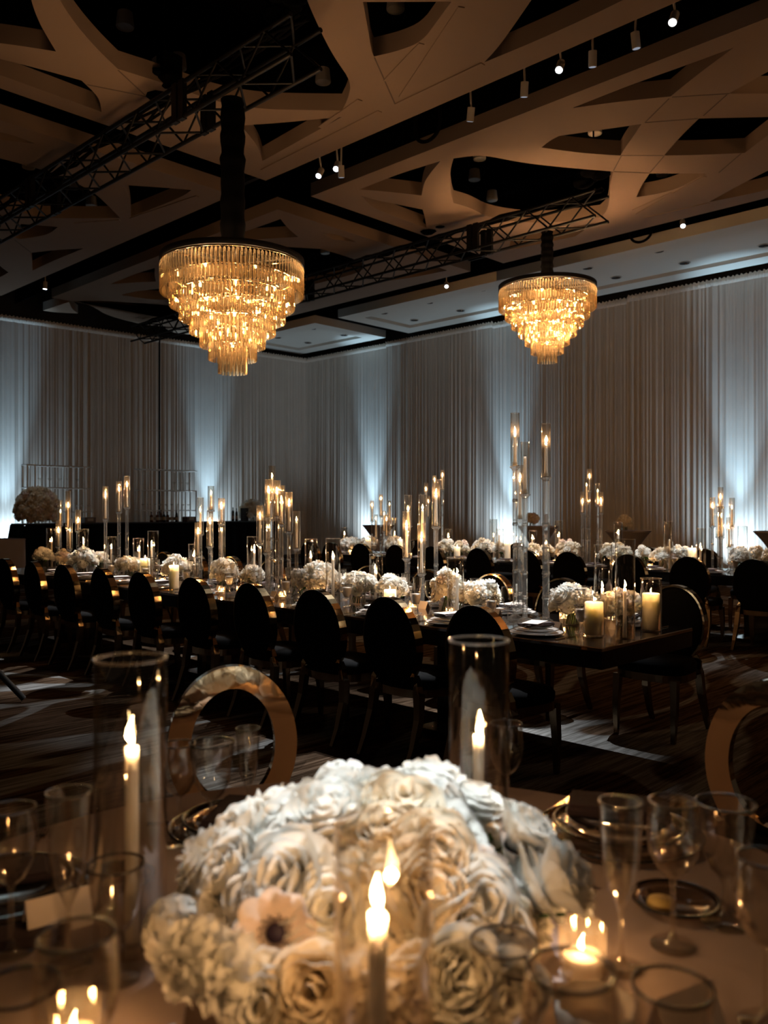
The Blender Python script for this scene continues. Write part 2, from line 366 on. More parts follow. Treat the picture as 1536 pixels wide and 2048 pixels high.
# soffits along the right wall with a stepped border
def soffit(a, b_, c_, d):
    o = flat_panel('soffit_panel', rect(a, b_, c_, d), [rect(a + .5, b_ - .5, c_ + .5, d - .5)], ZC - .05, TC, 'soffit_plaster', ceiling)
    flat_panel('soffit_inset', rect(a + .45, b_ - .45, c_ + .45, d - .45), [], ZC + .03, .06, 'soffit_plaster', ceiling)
soffit(X4, X5, Y0, Y2 - .05); soffit(X4, X5, Y2 - .05 + .01, Y3); soffit(X4, X5, Y4, Y5 - .9)
# fascias that close the black light slots above
for x, a, b_ in ((X1 - .02, Y0, Y5), (X2 + .02, Y0, Y5), (X3 - .02, Y0, Y5), (X4 + .02, Y0, Y5)):
    mb = MB(); mb.box((x, (a + b_) / 2, ZC + TC + .3), (.03, b_ - a, .58)); o = mb.build('slot_fascia', 'void_black', ceiling)
# recessed downlights and sprinkler discs
def downlight(px, py, z, r, label, lit=None):
    p = at(px, py, z)
    t = thing('recessed_downlight', label, 'downlight', p, 0, 'recessed downlights in the soffits')
    mb = MB(); mb.lathe([(r, 0), (r * 1.2, -.004), (r * 1.22, .002), (r * 1.02, .012)], 20); mb.build('trim_ring', 'lamp_white', t)
    mb = MB(); mb.lathe([(r, .0), (r * .55, .010)], 16); mb.cap(r * .55, .010, 16, up=False); mb.build('reflector_cone', 'black_paint', t); mb = MB(); mb.ball((.02, -.02, .002), (.032, .032, .014), 10, 6); mb.build('lamp', 'copper', t)  # black cone paints the recess's dark inside, copper ball paints its glint
SD = [('near the right frame edge', [(1480, 463), (1317, 503), (1528, 492), (1369, 527), (1175, 537), (1232, 556)], 'right soffit above the warm drapes'),
      ('middle', [(963, 581), (858, 606), (921, 622), (767, 627), (829, 641)], 'middle soffit left of the far chandelier'),
      ('corner', [(625, 658), (688, 671), (616, 686), (555, 676)], 'corner soffit beside the near chandelier')]
for _, pts, where in SD:
    for i, (x, y) in enumerate(sorted(pts)):
        downlight(x, y, ZC + .016, .105, 'copper round downlight, %s, in the %s' % (place_word(i, len(pts)), where))
VD = [(250, 55), (357, 137), (646, 165), (791, 20), (959, 319), (949, 360), (984, 401), (1190, 268), (1325, 351), (57, 336), (145, 377), (183, 412), (650, 507), (215, 614), (263, 627), (335, 634), (960, 506 - 0)]
where = ['largest dark opening at top left, upper of two', 'largest dark opening at top left, lower of two', 'dark opening beside the near truss end', 'small dark opening at top centre', 'dark opening over the far truss, topmost', 'dark opening over the far truss, middle one', 'dark opening over the far truss, lowest', 'lens-shaped opening at upper right', 'small opening above the right track', 'opening left of the near truss, outermost', 'opening under the near truss, upper', 'opening under the near truss, lower', 'opening behind the near chandelier ring', 'lowest left opening, leftmost', 'lowest left opening, middle', 'lowest left opening, rightmost', 'gap behind the far truss']
for (x, y), wl in list(zip(VD, where))[:16]:
    p = at(x, y, 8.0)
    t = thing('ceiling_disc', 'pale round ceiling light seen in the %s' % wl, 'ceiling light', p, 0, 'round lights above the ceiling ribbons')
    mb = MB(); mb.lathe([(.115, 0), (.12, .02), (.10, .2)], 20); mb.build('housing', 'lamp_white', t)
    mb = MB(); mb.lathe([(.115, 0), (.09, .012)], 20); mb.cap(.09, .012, 20, up=False); mb.build('lens', 'lamp_white', t)

# ------------------------------------------------------------------ drapes: each panel a gathered cloth
def drape(A, B, label, seed, top=6.46, n_fold=None):
    R_ = random.Random(seed); d = (B - A); Lg = d.length; u = d / Lg; nrm = Vector((u.y, -u.x, 0))
    if nrm.dot(-A) < 0: nrm = -nrm
    nf = Lg / .135; ph = [R_.uniform(0, 6.28) for _ in range(6)]
    nu = int(nf * 8)
    def off(s, v):
        x = s * nf * 2 * PI
        a = (.25 + .45 * (1 + math.sin(x * .071 + ph[3])) * .5 + .2 * math.sin(x * .21 + ph[5])) * 1.3 * math.sin(x + 2.8 * math.sin(x * .11 + ph[0]) + 1.1 * math.sin(x * .31 + ph[2]) + ph[1]) + .45 * math.sin(x * .43 + ph[2]) + .3 * math.sin(x * 1.83 + ph[3] + v) + .55 * math.sin(x * .17 + ph[4])
        return a * .021 * (.55 + .45 * (1 - v) + .2 * math.sin(v * 3 + ph[5])) 
    t = thing('drape_panel', label, 'curtain', A + Vector((0, 0, 0)), 0, 'white sheer drapes along the walls')
    def fn(s, v):
        z = .03 + (top - .06) * v; p = u * (s * Lg) + nrm * (off(s, v) + .09); return (p.x, p.y, z)
    mb = MB(); mb.grid(fn, nu, 6); mb.build('cloth', 'drape_cloth', t)
    def hd(s, v):
        fr = .02 * math.sin(s * nf * 2 * PI * 2.3 + ph[1]) ; p = u * (s * Lg) + nrm * (off(s, 1) * .5 + .1 + .02 * math.sin(v * PI) + fr * v)
        return (p.x, p.y, top - .12 + .15 * v + .018 * math.sin(s * nf * 9 + ph[2]) * v)
    mb = MB(); mb.grid(hd, nu, 3); mb.build('gathered_header', 'drape_cloth', t)
    mb = MB(); a = nrm * .02; mb.tube([a + Vector((0, 0, top - .05)), u * Lg + a + Vector((0, 0, top - .05))], .025, 6); mb.build('rod', 'black_paint', t)
def lw(px):                       # point of the left drape line under a pixel column
    a, b_ = ray(px); dx, dy = LB.x - LA.x, LB.y - LA.y
    Zk = (LA.x * dy - LA.y * dx) / (a * dy - b_ * dx); return Vector((a * Zk, b_ * Zk, 0))
ls = [-150, 176, 316, 470, 616]; g = .035
ll = ['white drape at the far left behind the left flower arrangement', 'white drape behind the space between the two bar shelves', 'white drape behind the right bar shelf, lit pale blue', 'grey-white drape on the left wall beside the room corner']
for i in range(4):
    a, b_ = lw(ls[i] + (2 if i == 2 else 0)), lw(ls[i + 1] - (2 if i == 1 else 0)); drape(a, b_, ll[i], 10 + i)
rs = [617, 777, 990, 1258, 1640]
rl = ['grey drape right of the room corner, behind the far end of the farther table', 'drape with a pale blue glow behind the tallest near candlesticks, left part', 'brown-lit drape behind the far chandelier and the cocktail tables', 'drape with the strongest blue uplight at the right frame edge']
for i in range(4):
    y0, _ = onx(rs[i], WX); y1, _ = onx(rs[i + 1], WX)
    drape(Vector((WX, y0, 0)), Vector((WX, y1, 0)), rl[i], 30 + i, 6.47 + .04 * (i % 2))
# ------------------------------------------------------------------ uplights at the foot of the drapes
def uplight(p, aim, label, e=1.0):
    t = thing('floor_uplight', label, 'uplight', p, math.atan2(aim.y, aim.x), 'floor uplights at the drapes')
    mb = MB(); mb.box((0, 0, .02), (.22, .22, .04), None, .008); mb.build('base', 'black_paint', t)
    mb = MB(); mb.cyl(.075, .05, .22, 16); mb.tube([(-.02, -.1, .03), (-.02, -.1, .16)], .012, 6); mb.tube([(-.02, .1, .03), (-.02, .1, .16)], .012, 6); mb.build('housing', 'black_paint', t)
    mb = MB(); mb.cap(.062, .222, 16); mb.build('lens', 'spot_lens_dim', t)
    lamp(t, 'SPOT', 'uplight_beam', P_UP * e * 9, COOL, (0, 0, .24), .05, (.52, 0, 5.4), 26, 1.0)
    lamp(t, 'SPOT', 'uplight_flood', P_UP * e * 1.0, COOL, (0, 0, .243), .05, (.5, 0, 1.6), 80, 1.0)
    lamp(t, 'SPOT', 'uplight_spill', P_UP * e * .9, (.66, .84, 1.0), (0, 0, .246), .05, (1.0, 0, 3.0), 140, 1.0)
for px, lb, e in ((725, 'blue uplight at the drape behind the left cocktail table', 1.0), (1000, 'blue uplight at the drape behind the tallest candlesticks', 1.0), (1462, 'blue uplight at the drape nearest the right frame edge', 1.0)):
    y, _ = onx(px, WX - .55); uplight(Vector((WX - .55, y, 0)), Vector((1, 0, 0)), lb, e)
for px, lb, e in ((8, 'blue uplight at the far left drape', .9), (412, 'blue uplight at the left wall beside the bar', .9)):
    q = lw(px) - ln_ * .55; uplight(q, ln_, lb, e)

# ------------------------------------------------------------------ lighting trusses
TX1, TX2, TY = 5.65, 11.95, 7.86
def truss(X, ya, yb, z0, label):
    t = thing('lighting_truss', label, 'truss', (X, ya, z0), 0, 'black box trusses under the ceiling')
    Lg = yb - ya; hw = .20; ht = .40
    for sx, zz in ((-hw, 0), (hw, 0), (-hw, ht), (hw, ht)):
        mb = MB(); mb.tube([(sx, 0, zz), (sx, Lg, zz)], .026, 8); mb.build('chord', 'truss_black', t)
    n = int(Lg / .42)
    for side in range(4):
        for i in range(n):
            y0, y1 = Lg * i / n, Lg * (i + 1) / n
            a, b_ = (0, 1) if i % 2 == 0 else (1, 0)
            if side < 2: p, q = (-hw if side == 0 else hw, y0, ht * a), (-hw if side == 0 else hw, y1, ht * b_)
            else: p, q = (hw * (2 * a - 1), y0, 0 if side == 2 else ht), (hw * (2 * b_ - 1), y1, 0 if side == 2 else ht)
            mb = MB(); mb.tube([p, q], .014, 6); mb.build('brace', 'truss_black', t)
    for yy in (Lg * .17, Lg * .51):
        for d_ in (-.07, .07):
            for sx in (-hw, hw):
                mb = MB(); mb.box((sx, yy + d_, ht / 2), (.06, .10, ht + .06)); mb.build('section_joint', 'truss_black', t)
    mb = MB(); rr = random.Random(3)
    for j in range(5):
        x = rr.uniform(-.15, .15); mb.tube([(x + .05 * math.sin(i * 1.3 + j), Lg * i / 30, ht + .05 + .03 * math.sin(i * 2.1 + j * 2)) for i in range(31)], .018, 6)
    mb.build('cable_bundle', 'rigging_cloth', t)
    return t
truss(TX1, 6.6, 18.6, 6.06, 'black box truss carrying the near chandelier, across the upper left')
truss(TX2, 6.85, 21.0, 6.06, 'black box truss carrying the far chandelier, below the middle ceiling panel')
def hoist(p, label, tagside):
    t = thing('chain_hoist', label, 'hoist', p, 0, 'chain hoists on the trusses')
    mb = MB(); mb.box((0, 0, 0), (.26, .42, .30), None, .03); mb.tube([(0, 0, .15), (0, 0, 1.6)], .016, 6); mb.build('motor_body', 'rigging_cloth', t)
    mb = MB(); rr = random.Random(5); [mb.ball((rr.uniform(-.12, .12), rr.uniform(-.25, .25), -.18 + rr.uniform(-.05, .05)), (.16, .18, .09), 8, 5) for _ in range(5)]; mb.build('chain_bag', 'rigging_cloth', t)
    mb = MB(); mb.box((-.136, tagside * .06, .02), (.004, .10, .16)); mb.build('paper_label', 'paper', t)
hoist((TX1, 6.9, 6.98), 'black chain hoist with white paper label at top centre', 0)
hoist((TX1, 9.3, 6.95), 'black chain hoist with hanging cloth bag left of the near chandelier stem', 0)
hoist((TX2, 7.0, 6.95), 'black chain hoist with pale label at the right end of the far truss', -1)
hoist((TX2, 10.3, 6.95), 'long black chain hoist bag on the far truss, left of its chandelier', 0)

# ------------------------------------------------------------------ chandeliers
TR = [.785, .680, .578, .466, .353, .258, .151]
NP = [112, 98, 84, 68, 52, 38, 22]
ZB = [-.343 - .1467 * i for i in range(7)]       # tier bottoms below the ring
PL = .315
def prism_mesh(mb, R0, a, z0, L_, wd):
    ca, sa = math.cos(a), math.sin(a)
    def P(x, y, z): return ((R0 + y) * ca - x * sa, (R0 + y) * sa + x * ca, z)
    h = wd / 2; d_ = wd * .42
    rings = [[(0, 0, z0 - .012)] , ]
    vs = [P(-h, 0, z0 + .006), P(0, -d_, z0), P(h, 0, z0 + .006), P(0, d_, z0), P(-h, 0, z0 + L_ - .02), P(0, -d_, z0 + L_ - .02), P(h, 0, z0 + L_ - .02), P(0, d_, z0 + L_ - .02), P(0, 0, z0 + L_)]
    fs = [(3, 2, 1, 0), (0, 1, 5, 4), (1, 2, 6, 5), (2, 3, 7, 6), (3, 0, 4, 7), (4, 5, 8), (5, 6, 8), (6, 7, 8), (7, 4, 8)]
    mb.add(vs, fs)
def chandelier(c, label, power, near=True):
    t = thing('crystal_chandelier', label, 'chandelier', c, 0, 'gold crystal chandeliers')
    mb = MB(); mb.lathe([(.74, 0), (.80, 0), (.80, .06), (.74, .06)], 64, closed=True)
    mb.build('canopy_ring', 'black_paint', t)
    mb = MB()
    for i in range(3): mb.box((0, 0, .03), (1.5, .03, .03), Matrix.Rotation(PI / 3 * i, 4, 'Z'))
    mb.cyl(.10, .0, .12, 16); mb.build('spokes', 'black_paint', t)
    view = math.atan2(-c[1], -c[0])
    for i in range(7):
        fr = MB(); r = TR[i]; zt = ZB[i] + PL
        fr.lathe([(r - .008, zt + .004), (r + .008, zt + .004), (r + .008, zt + .02), (r - .008, zt + .02)], 48, closed=True)
        for q in range(3): fr.box((0, 0, zt + .012), (2 * r, .012, .012), Matrix.Rotation(PI / 3 * q + .3 * i, 4, 'Z'))
        tier = fr.build('tier_frame', 'gold', t)
        back = MB(); me = None; n = NP[i]; wd = 2 * PI * r / n * .74
        one = MB(); prism_mesh(one, r, 0, ZB[i], PL, wd); me = one.mesh('crystal_prism', M['prism'])
        for q in range(n):
            a = 2 * PI * q / n; da = (a - view + PI) % (2 * PI) - PI
            if near and abs(da) < PI * .60: link('crystal_prism', me, tier, (0, 0, 0), a)
            else: prism_mesh(back, r, a, ZB[i], PL, wd)
        o = back.build('far_side_prisms', 'prism', tier); o['kind'] = 'stuff'
    bm_ = MB(); bm_.ball((0, 0, 0), (.016, .016, .030), 8, 6); bme = bm_.mesh('bulb', M['bulb'])
    sb = MB(); sb.cyl(.012, -.075, -.025, 8); sme = sb.mesh('lamp_holder', M['gold'])
    rr = random.Random(11)
    for i, (r, n) in enumerate(((.60, 7), (.46, 7), (.36, 6), (.25, 5), (.14, 4), (.0, 1))):
        for q in range(n):
            a = 2 * PI * q / n + i * .55; p = Vector((r * math.cos(a), r * math.sin(a), -.17 - .15 * i + .02 * rr.random()))
            b_ = link('bulb', bme, t, p); link('lamp_holder', sme, b_)
            if q % 2 == 0 or n < 3: lamp(b_, 'POINT', 'bulb_light', power, AMBER, (0, 0, 0), .03)
    mb = MB(); mb.lathe([(.035, .1), (.02, -.9)], 10); mb.build('centre_post', 'gold', t)
    return t
Z1 = 4.24; Z2 = Z1 + .90
chandelier((TX1, TY, Z1), 'large gold crystal tier chandelier, nearer and lower, on the thick black stem', P_BULB * .52)
chandelier((TX2, TY, Z2), 'smaller looking gold crystal tier chandelier at right, farther and higher', P_BULB)
chandelier((TX2, -.4, Z2), 'gold crystal tier chandelier to the right of the frame', P_BULB * 1.9, False)
def stem(X, z0, z1, r, label, TY=TY):
    mb = MB(); rr = random.Random(int(X * 7)); n = 26
    mb.lathe([(r * (1 + .14 * math.sin(i * 1.7) * rr.random()), (z1 - z0) * i / n) for i in range(n + 1)], 16); mb.cap(r, z1 - z0, 16); mb.cap(r, 0, 16, up=False)
    o = mb.build('hanging_stem', 'rigging_cloth'); o.location = (X, TY, z0); tag(o, label, 'chandelier stem', 'cloth wrapped chandelier stems')
stem(TX1, Z1 + .12, 6.08, .135, 'thick black cloth sleeve holding the near chandelier under its truss')
stem(TX2, Z2 + .12, 6.08, .10, 'black cloth sleeve holding the far chandelier under its truss')
stem(TX2, Z2 + .12, 8.2, .10, 'black cloth sleeve of the chandelier to the right of the frame', -.4)

# ------------------------------------------------------------------ track heads in the black slots
for X, lb in ((8.80, 'black track rail along the dark slot at upper right'), (15.06, 'black track rail along the slot beside the right soffit')):
    mb = MB(); mb.box((X, 9.5, ZC + .42), (.07, 22, .07)); tag(mb.build('track_rail', 'black_paint'), lb, 'track rail', 'track rails in the ceiling slots')
def track_head(px, py, X, label, lit, aim, cone=16, power=1.0, glare=True):
    y, Zd = onx(px, X); z = hgt(py, Zd); t = thing('track_spotlight', label, 'spotlight', (X, y, z), 0, 'track spotlights in the ceiling slots')
    d = (Vector(aim) - Vector((X, y, z))).normalized(); q = d.to_track_quat('-Z', 'Y').to_matrix().to_4x4()
    L_ = .17; r = .048
    b_ = MB(); b_.cyl(r, 0, L_, 16); b_.v = [tuple(q @ Vector(v)) for v in b_.v]; b_.build('barrel', 'lamp_white', t)
    b_ = MB(); b_.cap(r * .86, -.003, 16); b_.v = [tuple(q @ Vector(v)) for v in b_.v]; b_.build('lens', 'spot_lens' if lit and glare else 'spot_lens_dim', t)
    e = q @ Vector((0, 0, L_ * .8)); b_ = MB(); b_.tube([e, e + Vector((0, 0, .08)), Vector((0, 0, max(.12, ZC + .39 - z)))], .014, 6); b_.box((0, 0, max(.1, ZC + .37 - z)), (.06, .12, .05)); b_.build('yoke', 'lamp_white', t)
    lamp(t, 'SPOT', 'spot_beam', P_TRACK * power if not lit else P_PIN * power, PIN, tuple(d * .02), .03, tuple(d * 5), cone, .8)
T1 = [(4.6, 3.5, .9), (4.6, 4.3, .9), (4.6, 5.6, .9), (4.6, 6.9, .9), (4.6, 8.3, .9), (10.05, 5, .9), (10.05, 7.2, .9), (10.05, 9.5, .9)]
heads = [(1345, 45, 1, T1[0]), (1273, 97, 1, (10.05, 4.6, .9)), (1118, 140, 1, T1[1]), (1185, 134, 1, (10.05, 6.0, .9)), (1048, 194, 1, (10.05, 7.4, .9)), (940, 243, 1, (10.05, 8.8, .9)), (683, 355, 1, (10.05, 10.4, .9)), (672, 338, 1, T1[3]), (637, 352, 1, T1[4])]
for i, (x, y, lit, aim) in enumerate(sorted(heads)):
    track_head(x, y, 8.80, '%s spotlight, %s in the upper right ceiling slot' % ('shining' if aim[0] < 5 else 'turned-away', place_word(i, len(heads))), lit, aim, 20 if aim[0] < 5 else 18, power=9.0 if aim[0] < 5 else 3.6, glare=aim[0] < 5)
track_head(1366, 452, 15.06, 'shining spotlight in the slot beside the right soffit', 1, (10.05, 4.2, .9), power=4.4)
track_head(893, 573, 15.06, 'shining spotlight left of the far chandelier', 1, (10.05, 8.2, .9), power=4.4)
track_head(1098, 530, 15.06, 'small spotlight partly behind the far chandelier stem', 1, (10.05, 6.3, .9), power=4.4)
track_head(90, 578, 8.80, 'small spotlight in the slot at far left', 1, (8.6, 19.8, 1.6), power=.25)
for px, py, X, lb in ((855, 274, 8.80, 'black cable loop hanging in the upper right slot'), (1010, 478 - 0, 15.06, 'black cable loop hanging beside the right soffit')):
    y, Zd = onx(px if px != 1010 else 1282, X); z = hgt(py, Zd); r = .22
    mb = MB(); mb.tube([(0, -r, max(.05, ZC + .38 - z - .12))] + [(0, -r * math.cos(PI * i / 12), -r * math.sin(PI * i / 12) * .8) for i in range(13)] + [(0, r, max(.05, ZC + .38 - z - .12))], .026, 8)
    o = mb.build('cable_loop', 'rigging_cloth'); o.location = (X, y, z + .12); tag(o, lb, 'cable', 'cable loops in the ceiling slots')
# ================================================================== FURNITURE
TBL = .76
def banquet_table(x0, x1, y0, y1, label):
    t = thing('banquet_table', label, 'table', ((x0 + x1) / 2, y0, 0)); w_ = x1 - x0; L_ = y1 - y0
    mb = MB(); mb.box((0, L_ / 2, TBL - .012), (w_, L_, .024), None, .004); mb.build('mirror_top', 'mirror_black', t)
    mb = MB()
    for sx in (-1, 1): mb.box((sx * (w_ / 2 - .011), L_ / 2, TBL - .07), (.02, L_ - .004, .092))
    for yy in (.011, L_ - .011): mb.box((0, yy, TBL - .07), (w_ - .044, .02, .092))
    mb.build('apron', 'table_side', t)
    for yy in (1.35, L_ * .5, L_ - 1.35):
        mb = MB(); mb.box((0, yy, .32), (.50, .12, .66), None, .008); mb.box((0, yy, .02), (.70, .34, .04), None, .006); mb.build('pedestal_leg', 'table_side', t)
    return t
A0, A1, AY0, AY1 = 4.05, 5.15, 2.32, 10.75
B0, B1, BY0, BY1 = 9.50, 10.60, 2.4, 11.15
banquet_table(A0, A1, AY0, AY1, 'long black mirror topped banquet table in the middle, set with candles and flowers')
banquet_table(B0, B1, BY0, BY1, 'farther long black mirror topped table, behind the middle table at right')

# ---- oval back chairs
def ring_mesh(a, b_, wr, wd, cz, tilt, name, mat, n=40, flare=0):
    """oval band: wr radial thickness, wd depth; standing in XZ, seat towards +Y"""
    mb = MB(); vs = []
    for k in range(n):
        q = 2 * PI * k / n
        for (ra, yy) in ((0, -wd / 2), (-wr, -wd / 2 * (1 - flare)), (-wr, wd / 2 * (1 - flare)), (0, wd / 2)):
            x, z = (a + ra) * math.cos(q), (b_ + ra) * math.sin(q); vs.append((x, yy - z * math.sin(tilt), cz + z * math.cos(tilt)))
    fs = [(k * 4 + j, k * 4 + (j + 1) % 4, ((k + 1) % n) * 4 + (j + 1) % 4, ((k + 1) % n) * 4 + j) for k in range(n) for j in range(4)]
    mb.add(vs, fs); return mb.mesh(name, M[mat])
BA, BB, BZ, BT = .225, .272, .705, .10
def oval_pad():
    mb = MB(); n = 36; prof = [(.0, -.040), (.6, -.040), (.95, -.038), (1.052, -.034), (1.052, -.030), (.985, -.029), (.985, .014), (.9, .03), (.6, .038), (0, .040)]
    vs = []
    for r, y in prof:
        for k in range(n):
            q = 2 * PI * k / n; x, z = (BA - .012) * r * math.cos(q), (BB - .012) * r * math.sin(q)
            vs.append((x, y - z * math.sin(BT), BZ + z * math.cos(BT)))
    fs = [(i * n + k, i * n + (k + 1) % n, (i + 1) * n + (k + 1) % n, (i + 1) * n + k) for i in range(len(prof) - 1) for k in range(n)]
    mb.add(vs, fs, True); return mb.mesh('backrest', M['velvet'])
def seat_pad(z=.425, h=.075):
    mb = MB(); n = 36; vs = []
    def o(q, r):
        c_, s_ = math.cos(q), math.sin(q); e = .62
        x = .235 * r * math.copysign(abs(c_) ** e, c_); y = .225 * r * math.copysign(abs(s_) ** e, s_); return x * (1 + .10 * y / .225), y + .235
    prof = [(.97, 0), (1, .02), (1, .05), (.93, h), (.6, h + .012), (0, h + .016)]
    for r, zz in prof:
        for k in range(n):
            x, y = o(2 * PI * k / n, r); vs.append((x, y, z + zz))
    fs = [(i * n + k, i * n + (k + 1) % n, (i + 1) * n + (k + 1) % n, (i + 1) * n + k) for i in range(len(prof) - 1) for k in range(n)]
    mb.add(vs, fs, True); mb.add(vs[:n], [tuple(range(n))[::-1]])
    fm = MB(); vs = [];
    for r, zz in ((.95, -.045), (.985, -.045), (.985, .004), (.95, .004)):
        for k in range(n):
            x, y = o(2 * PI * k / n, r); vs.append((x, y, z + zz))
    fm.add(vs, [(i * n + k, i * n + (k + 1) % n, ((i + 1) % 4) * n + (k + 1) % n, ((i + 1) % 4) * n + k) for i in range(4) for k in range(n)])
    return mb.mesh('seat', M['velvet']), fm.mesh('seat_rail', M['bronze'])
def leg_mesh(sx, front):
    mb = MB()
    if front: pts = [(sx * .20, .42, .40), (sx * .205, .432, .2), (sx * .20, .44, 0)]; rad = [.024, .020, .013]
    else: pts = [(sx * .175, .03, .46), (sx * .19, .035, .40), (sx * .20, .02, .26), (sx * .205, -.035, .10), (sx * .205, -.085, 0)]; rad = [.016, .024, .022, .017, .013]
    mb.tube(pts, rad, 4, True); return mb.mesh('leg', M['bronze'])
def post_mesh(sx):
    mb = MB(); pts = [(sx * .165, .035 , .515), (sx * .185, .03, .47), (sx * .188, .035, .40)]
    mb.tube(pts, [.012, .018, .020], 4, True); return mb.mesh('back_post', M['gold'])
_s, _r = seat_pad()
CH = [('seat', _s), ('seat_rail', _r), ('backrest', oval_pad()), ('back_band', ring_mesh(BA, BB, .013, .062, BZ, BT, 'back_band', 'gold')),
      ('leg', leg_mesh(-1, 1)), ('leg', leg_mesh(1, 1)), ('leg', leg_mesh(-1, 0)), ('leg', leg_mesh(1, 0)), ('back_post', post_mesh(-1)), ('back_post', post_mesh(1))]
def chair(x, y, rz, label, group):      # origin under the backrest; seat towards local +Y
    t = thing('oval_back_chair', label, 'chair', (x, y, 0), rz, group); kids(t, CH)
NEAR_PX = [960, 785, 640, 510, 395, 290, 210, 135, 72, 16]
NX = 3.70; NEAR_Y = [onx(p, NX)[0] for p in NEAR_PX]
G1_, G2_, G3_ = 'oval back chairs, near side of the middle table', 'oval back chairs, far side of the middle table', 'oval back chairs at the farther table'
for i, y in enumerate(NEAR_Y):
    chair(NX, y, -PI / 2 + random.uniform(-.05, .05), 'black oval-back chair with gold band, near side of middle table, %s from right' % ORD[i], G1_)
FAR_Y = [2.66] + [y + .02 for y in NEAR_Y[1:]]
for i, y in enumerate(FAR_Y):
    chair(5.62 if i == 0 else 5.58, y, PI / 2 + (.0 if i == 0 else random.uniform(-.05, .05)),
          'black oval-back chair at the right end of the middle table beside the pillar candle' if i == 0 else 'black oval-back chair, far side of middle table, %s from right' % ORD[i], G2_)
B_PX = [1510, 1380, 1260, 1140, 1057, 960, 868, 795, 725, 665, 622]
BX = 9.12; BN_Y = [onx(p, BX)[0] for p in B_PX]
for i, y in enumerate(BN_Y):
    chair(BX, y, -PI / 2 + random.uniform(-.06, .06), 'black oval-back chair, near side of farther table, %s from right' % ORD[i], G3_)
for i, y in enumerate(BN_Y):
    chair(11.05, y - .05, PI / 2 + random.uniform(-.06, .06), 'black oval-back chair, far side of farther table, %s from right' % ORD[i], G3_)

# ================================================================== CANDLES AND GLASS
def candle_meshes(h, r=.0118, taper=.80, mat='wax'):
    mb = MB(); mb.lathe([(r, 0), (r * (1 + taper) / 2, h * .5), (r * taper, h - .006), (r * taper * .92, h), (r * taper * .78, h - .003), (r * taper * .6, h - min(.012, r)), (r * taper * .3, h - min(.013, r * 1.1))], 14); mb.cap(r * taper * .3, h - min(.013, r * 1.1), 14); mb.cap(r, 0, 14, up=False)
    return mb.mesh('wax', M[mat])
def flame_mesh():
    mb = MB(); n = 10; prof = [(.0005, -.004), (.0035, 0), (.0062, .006), (.0068, .012), (.0052, .022), (.0028, .032), (.0006, .041)]
    vs = [(r * math.cos(2 * PI * k / n) + .004 * math.sin(z * 95), r * math.sin(2 * PI * k / n) + .001 * math.sin(z * 60), z) for r, z in prof for k in range(n)]
    mb.add(vs, [(i * n + k, i * n + (k + 1) % n, (i + 1) * n + (k + 1) % n, (i + 1) * n + k) for i in range(len(prof) - 1) for k in range(n)], True)
    return mb.mesh('flame', M['flame'])
FL = flame_mesh()
def wick_mesh():
    mb = MB(); mb.tube([(0, 0, -.014), (.0006, 0, .004), (.0025, 0, .011)], .0011, 5); return mb.mesh('wick', M['wick'])
WK = wick_mesh()
_cm = {}
def candle(p, h, label, group, lit=True, r=.0118, taper=.8, mat='wax', power=1.0, fs=1.0, name='taper_candle', light=True):
    key = (round(h, 2), r, taper, mat)
    if key not in _cm: _cm[key] = candle_meshes(key[0], r, taper, mat)
    t = thing(name, label, 'candle', p, random.uniform(0, 6.28), group); hh = key[0]
    link('wax', _cm[key], t); w_ = link('wick', WK, t, (0, 0, hh))
    if lit:
        f = link('flame', FL, w_, (.001, 0, .006)); f.scale = (fs, fs, fs * random.uniform(.85, 1.15)); f.rotation_euler = (random.uniform(-.08, .08), random.uniform(-.1, .1), random.uniform(0, 6))
        if light: lamp(t, 'POINT', 'candle_light', P_CANDLE * power, WARM, (0, 0, hh + .014), .0065)
    return t
_hm = {}
def hurricane_mesh(r, h, n=36):
    mb = MB(); th = .0028
    mb.lathe([(.001, .004), (r, .004), (r, h - .003)], n)
    mb.lathe([(.001, .009), (r - th, .009), (r - th, h - .003)], n)
    rim = MB(); rim.lathe([(r - th - .0012, h - .004), (r + .0012, h - .004), (r + .0012, h), (r - th - .0012, h)], n, closed=True)
    return mb.mesh('cylinder', M['glass']), rim.mesh('rim', M['stem_glass'])
def hurricane(p, r, h, label, group):
    key = (round(r, 3), round(h, 2))
    if key not in _hm: _hm[key] = hurricane_mesh(*key)
    t = thing('hurricane_vase', label, 'glass vase', p, 0, group); link('cylinder', _hm[key][0], t); link('rim', _hm[key][1], t); return t
_sm = {}
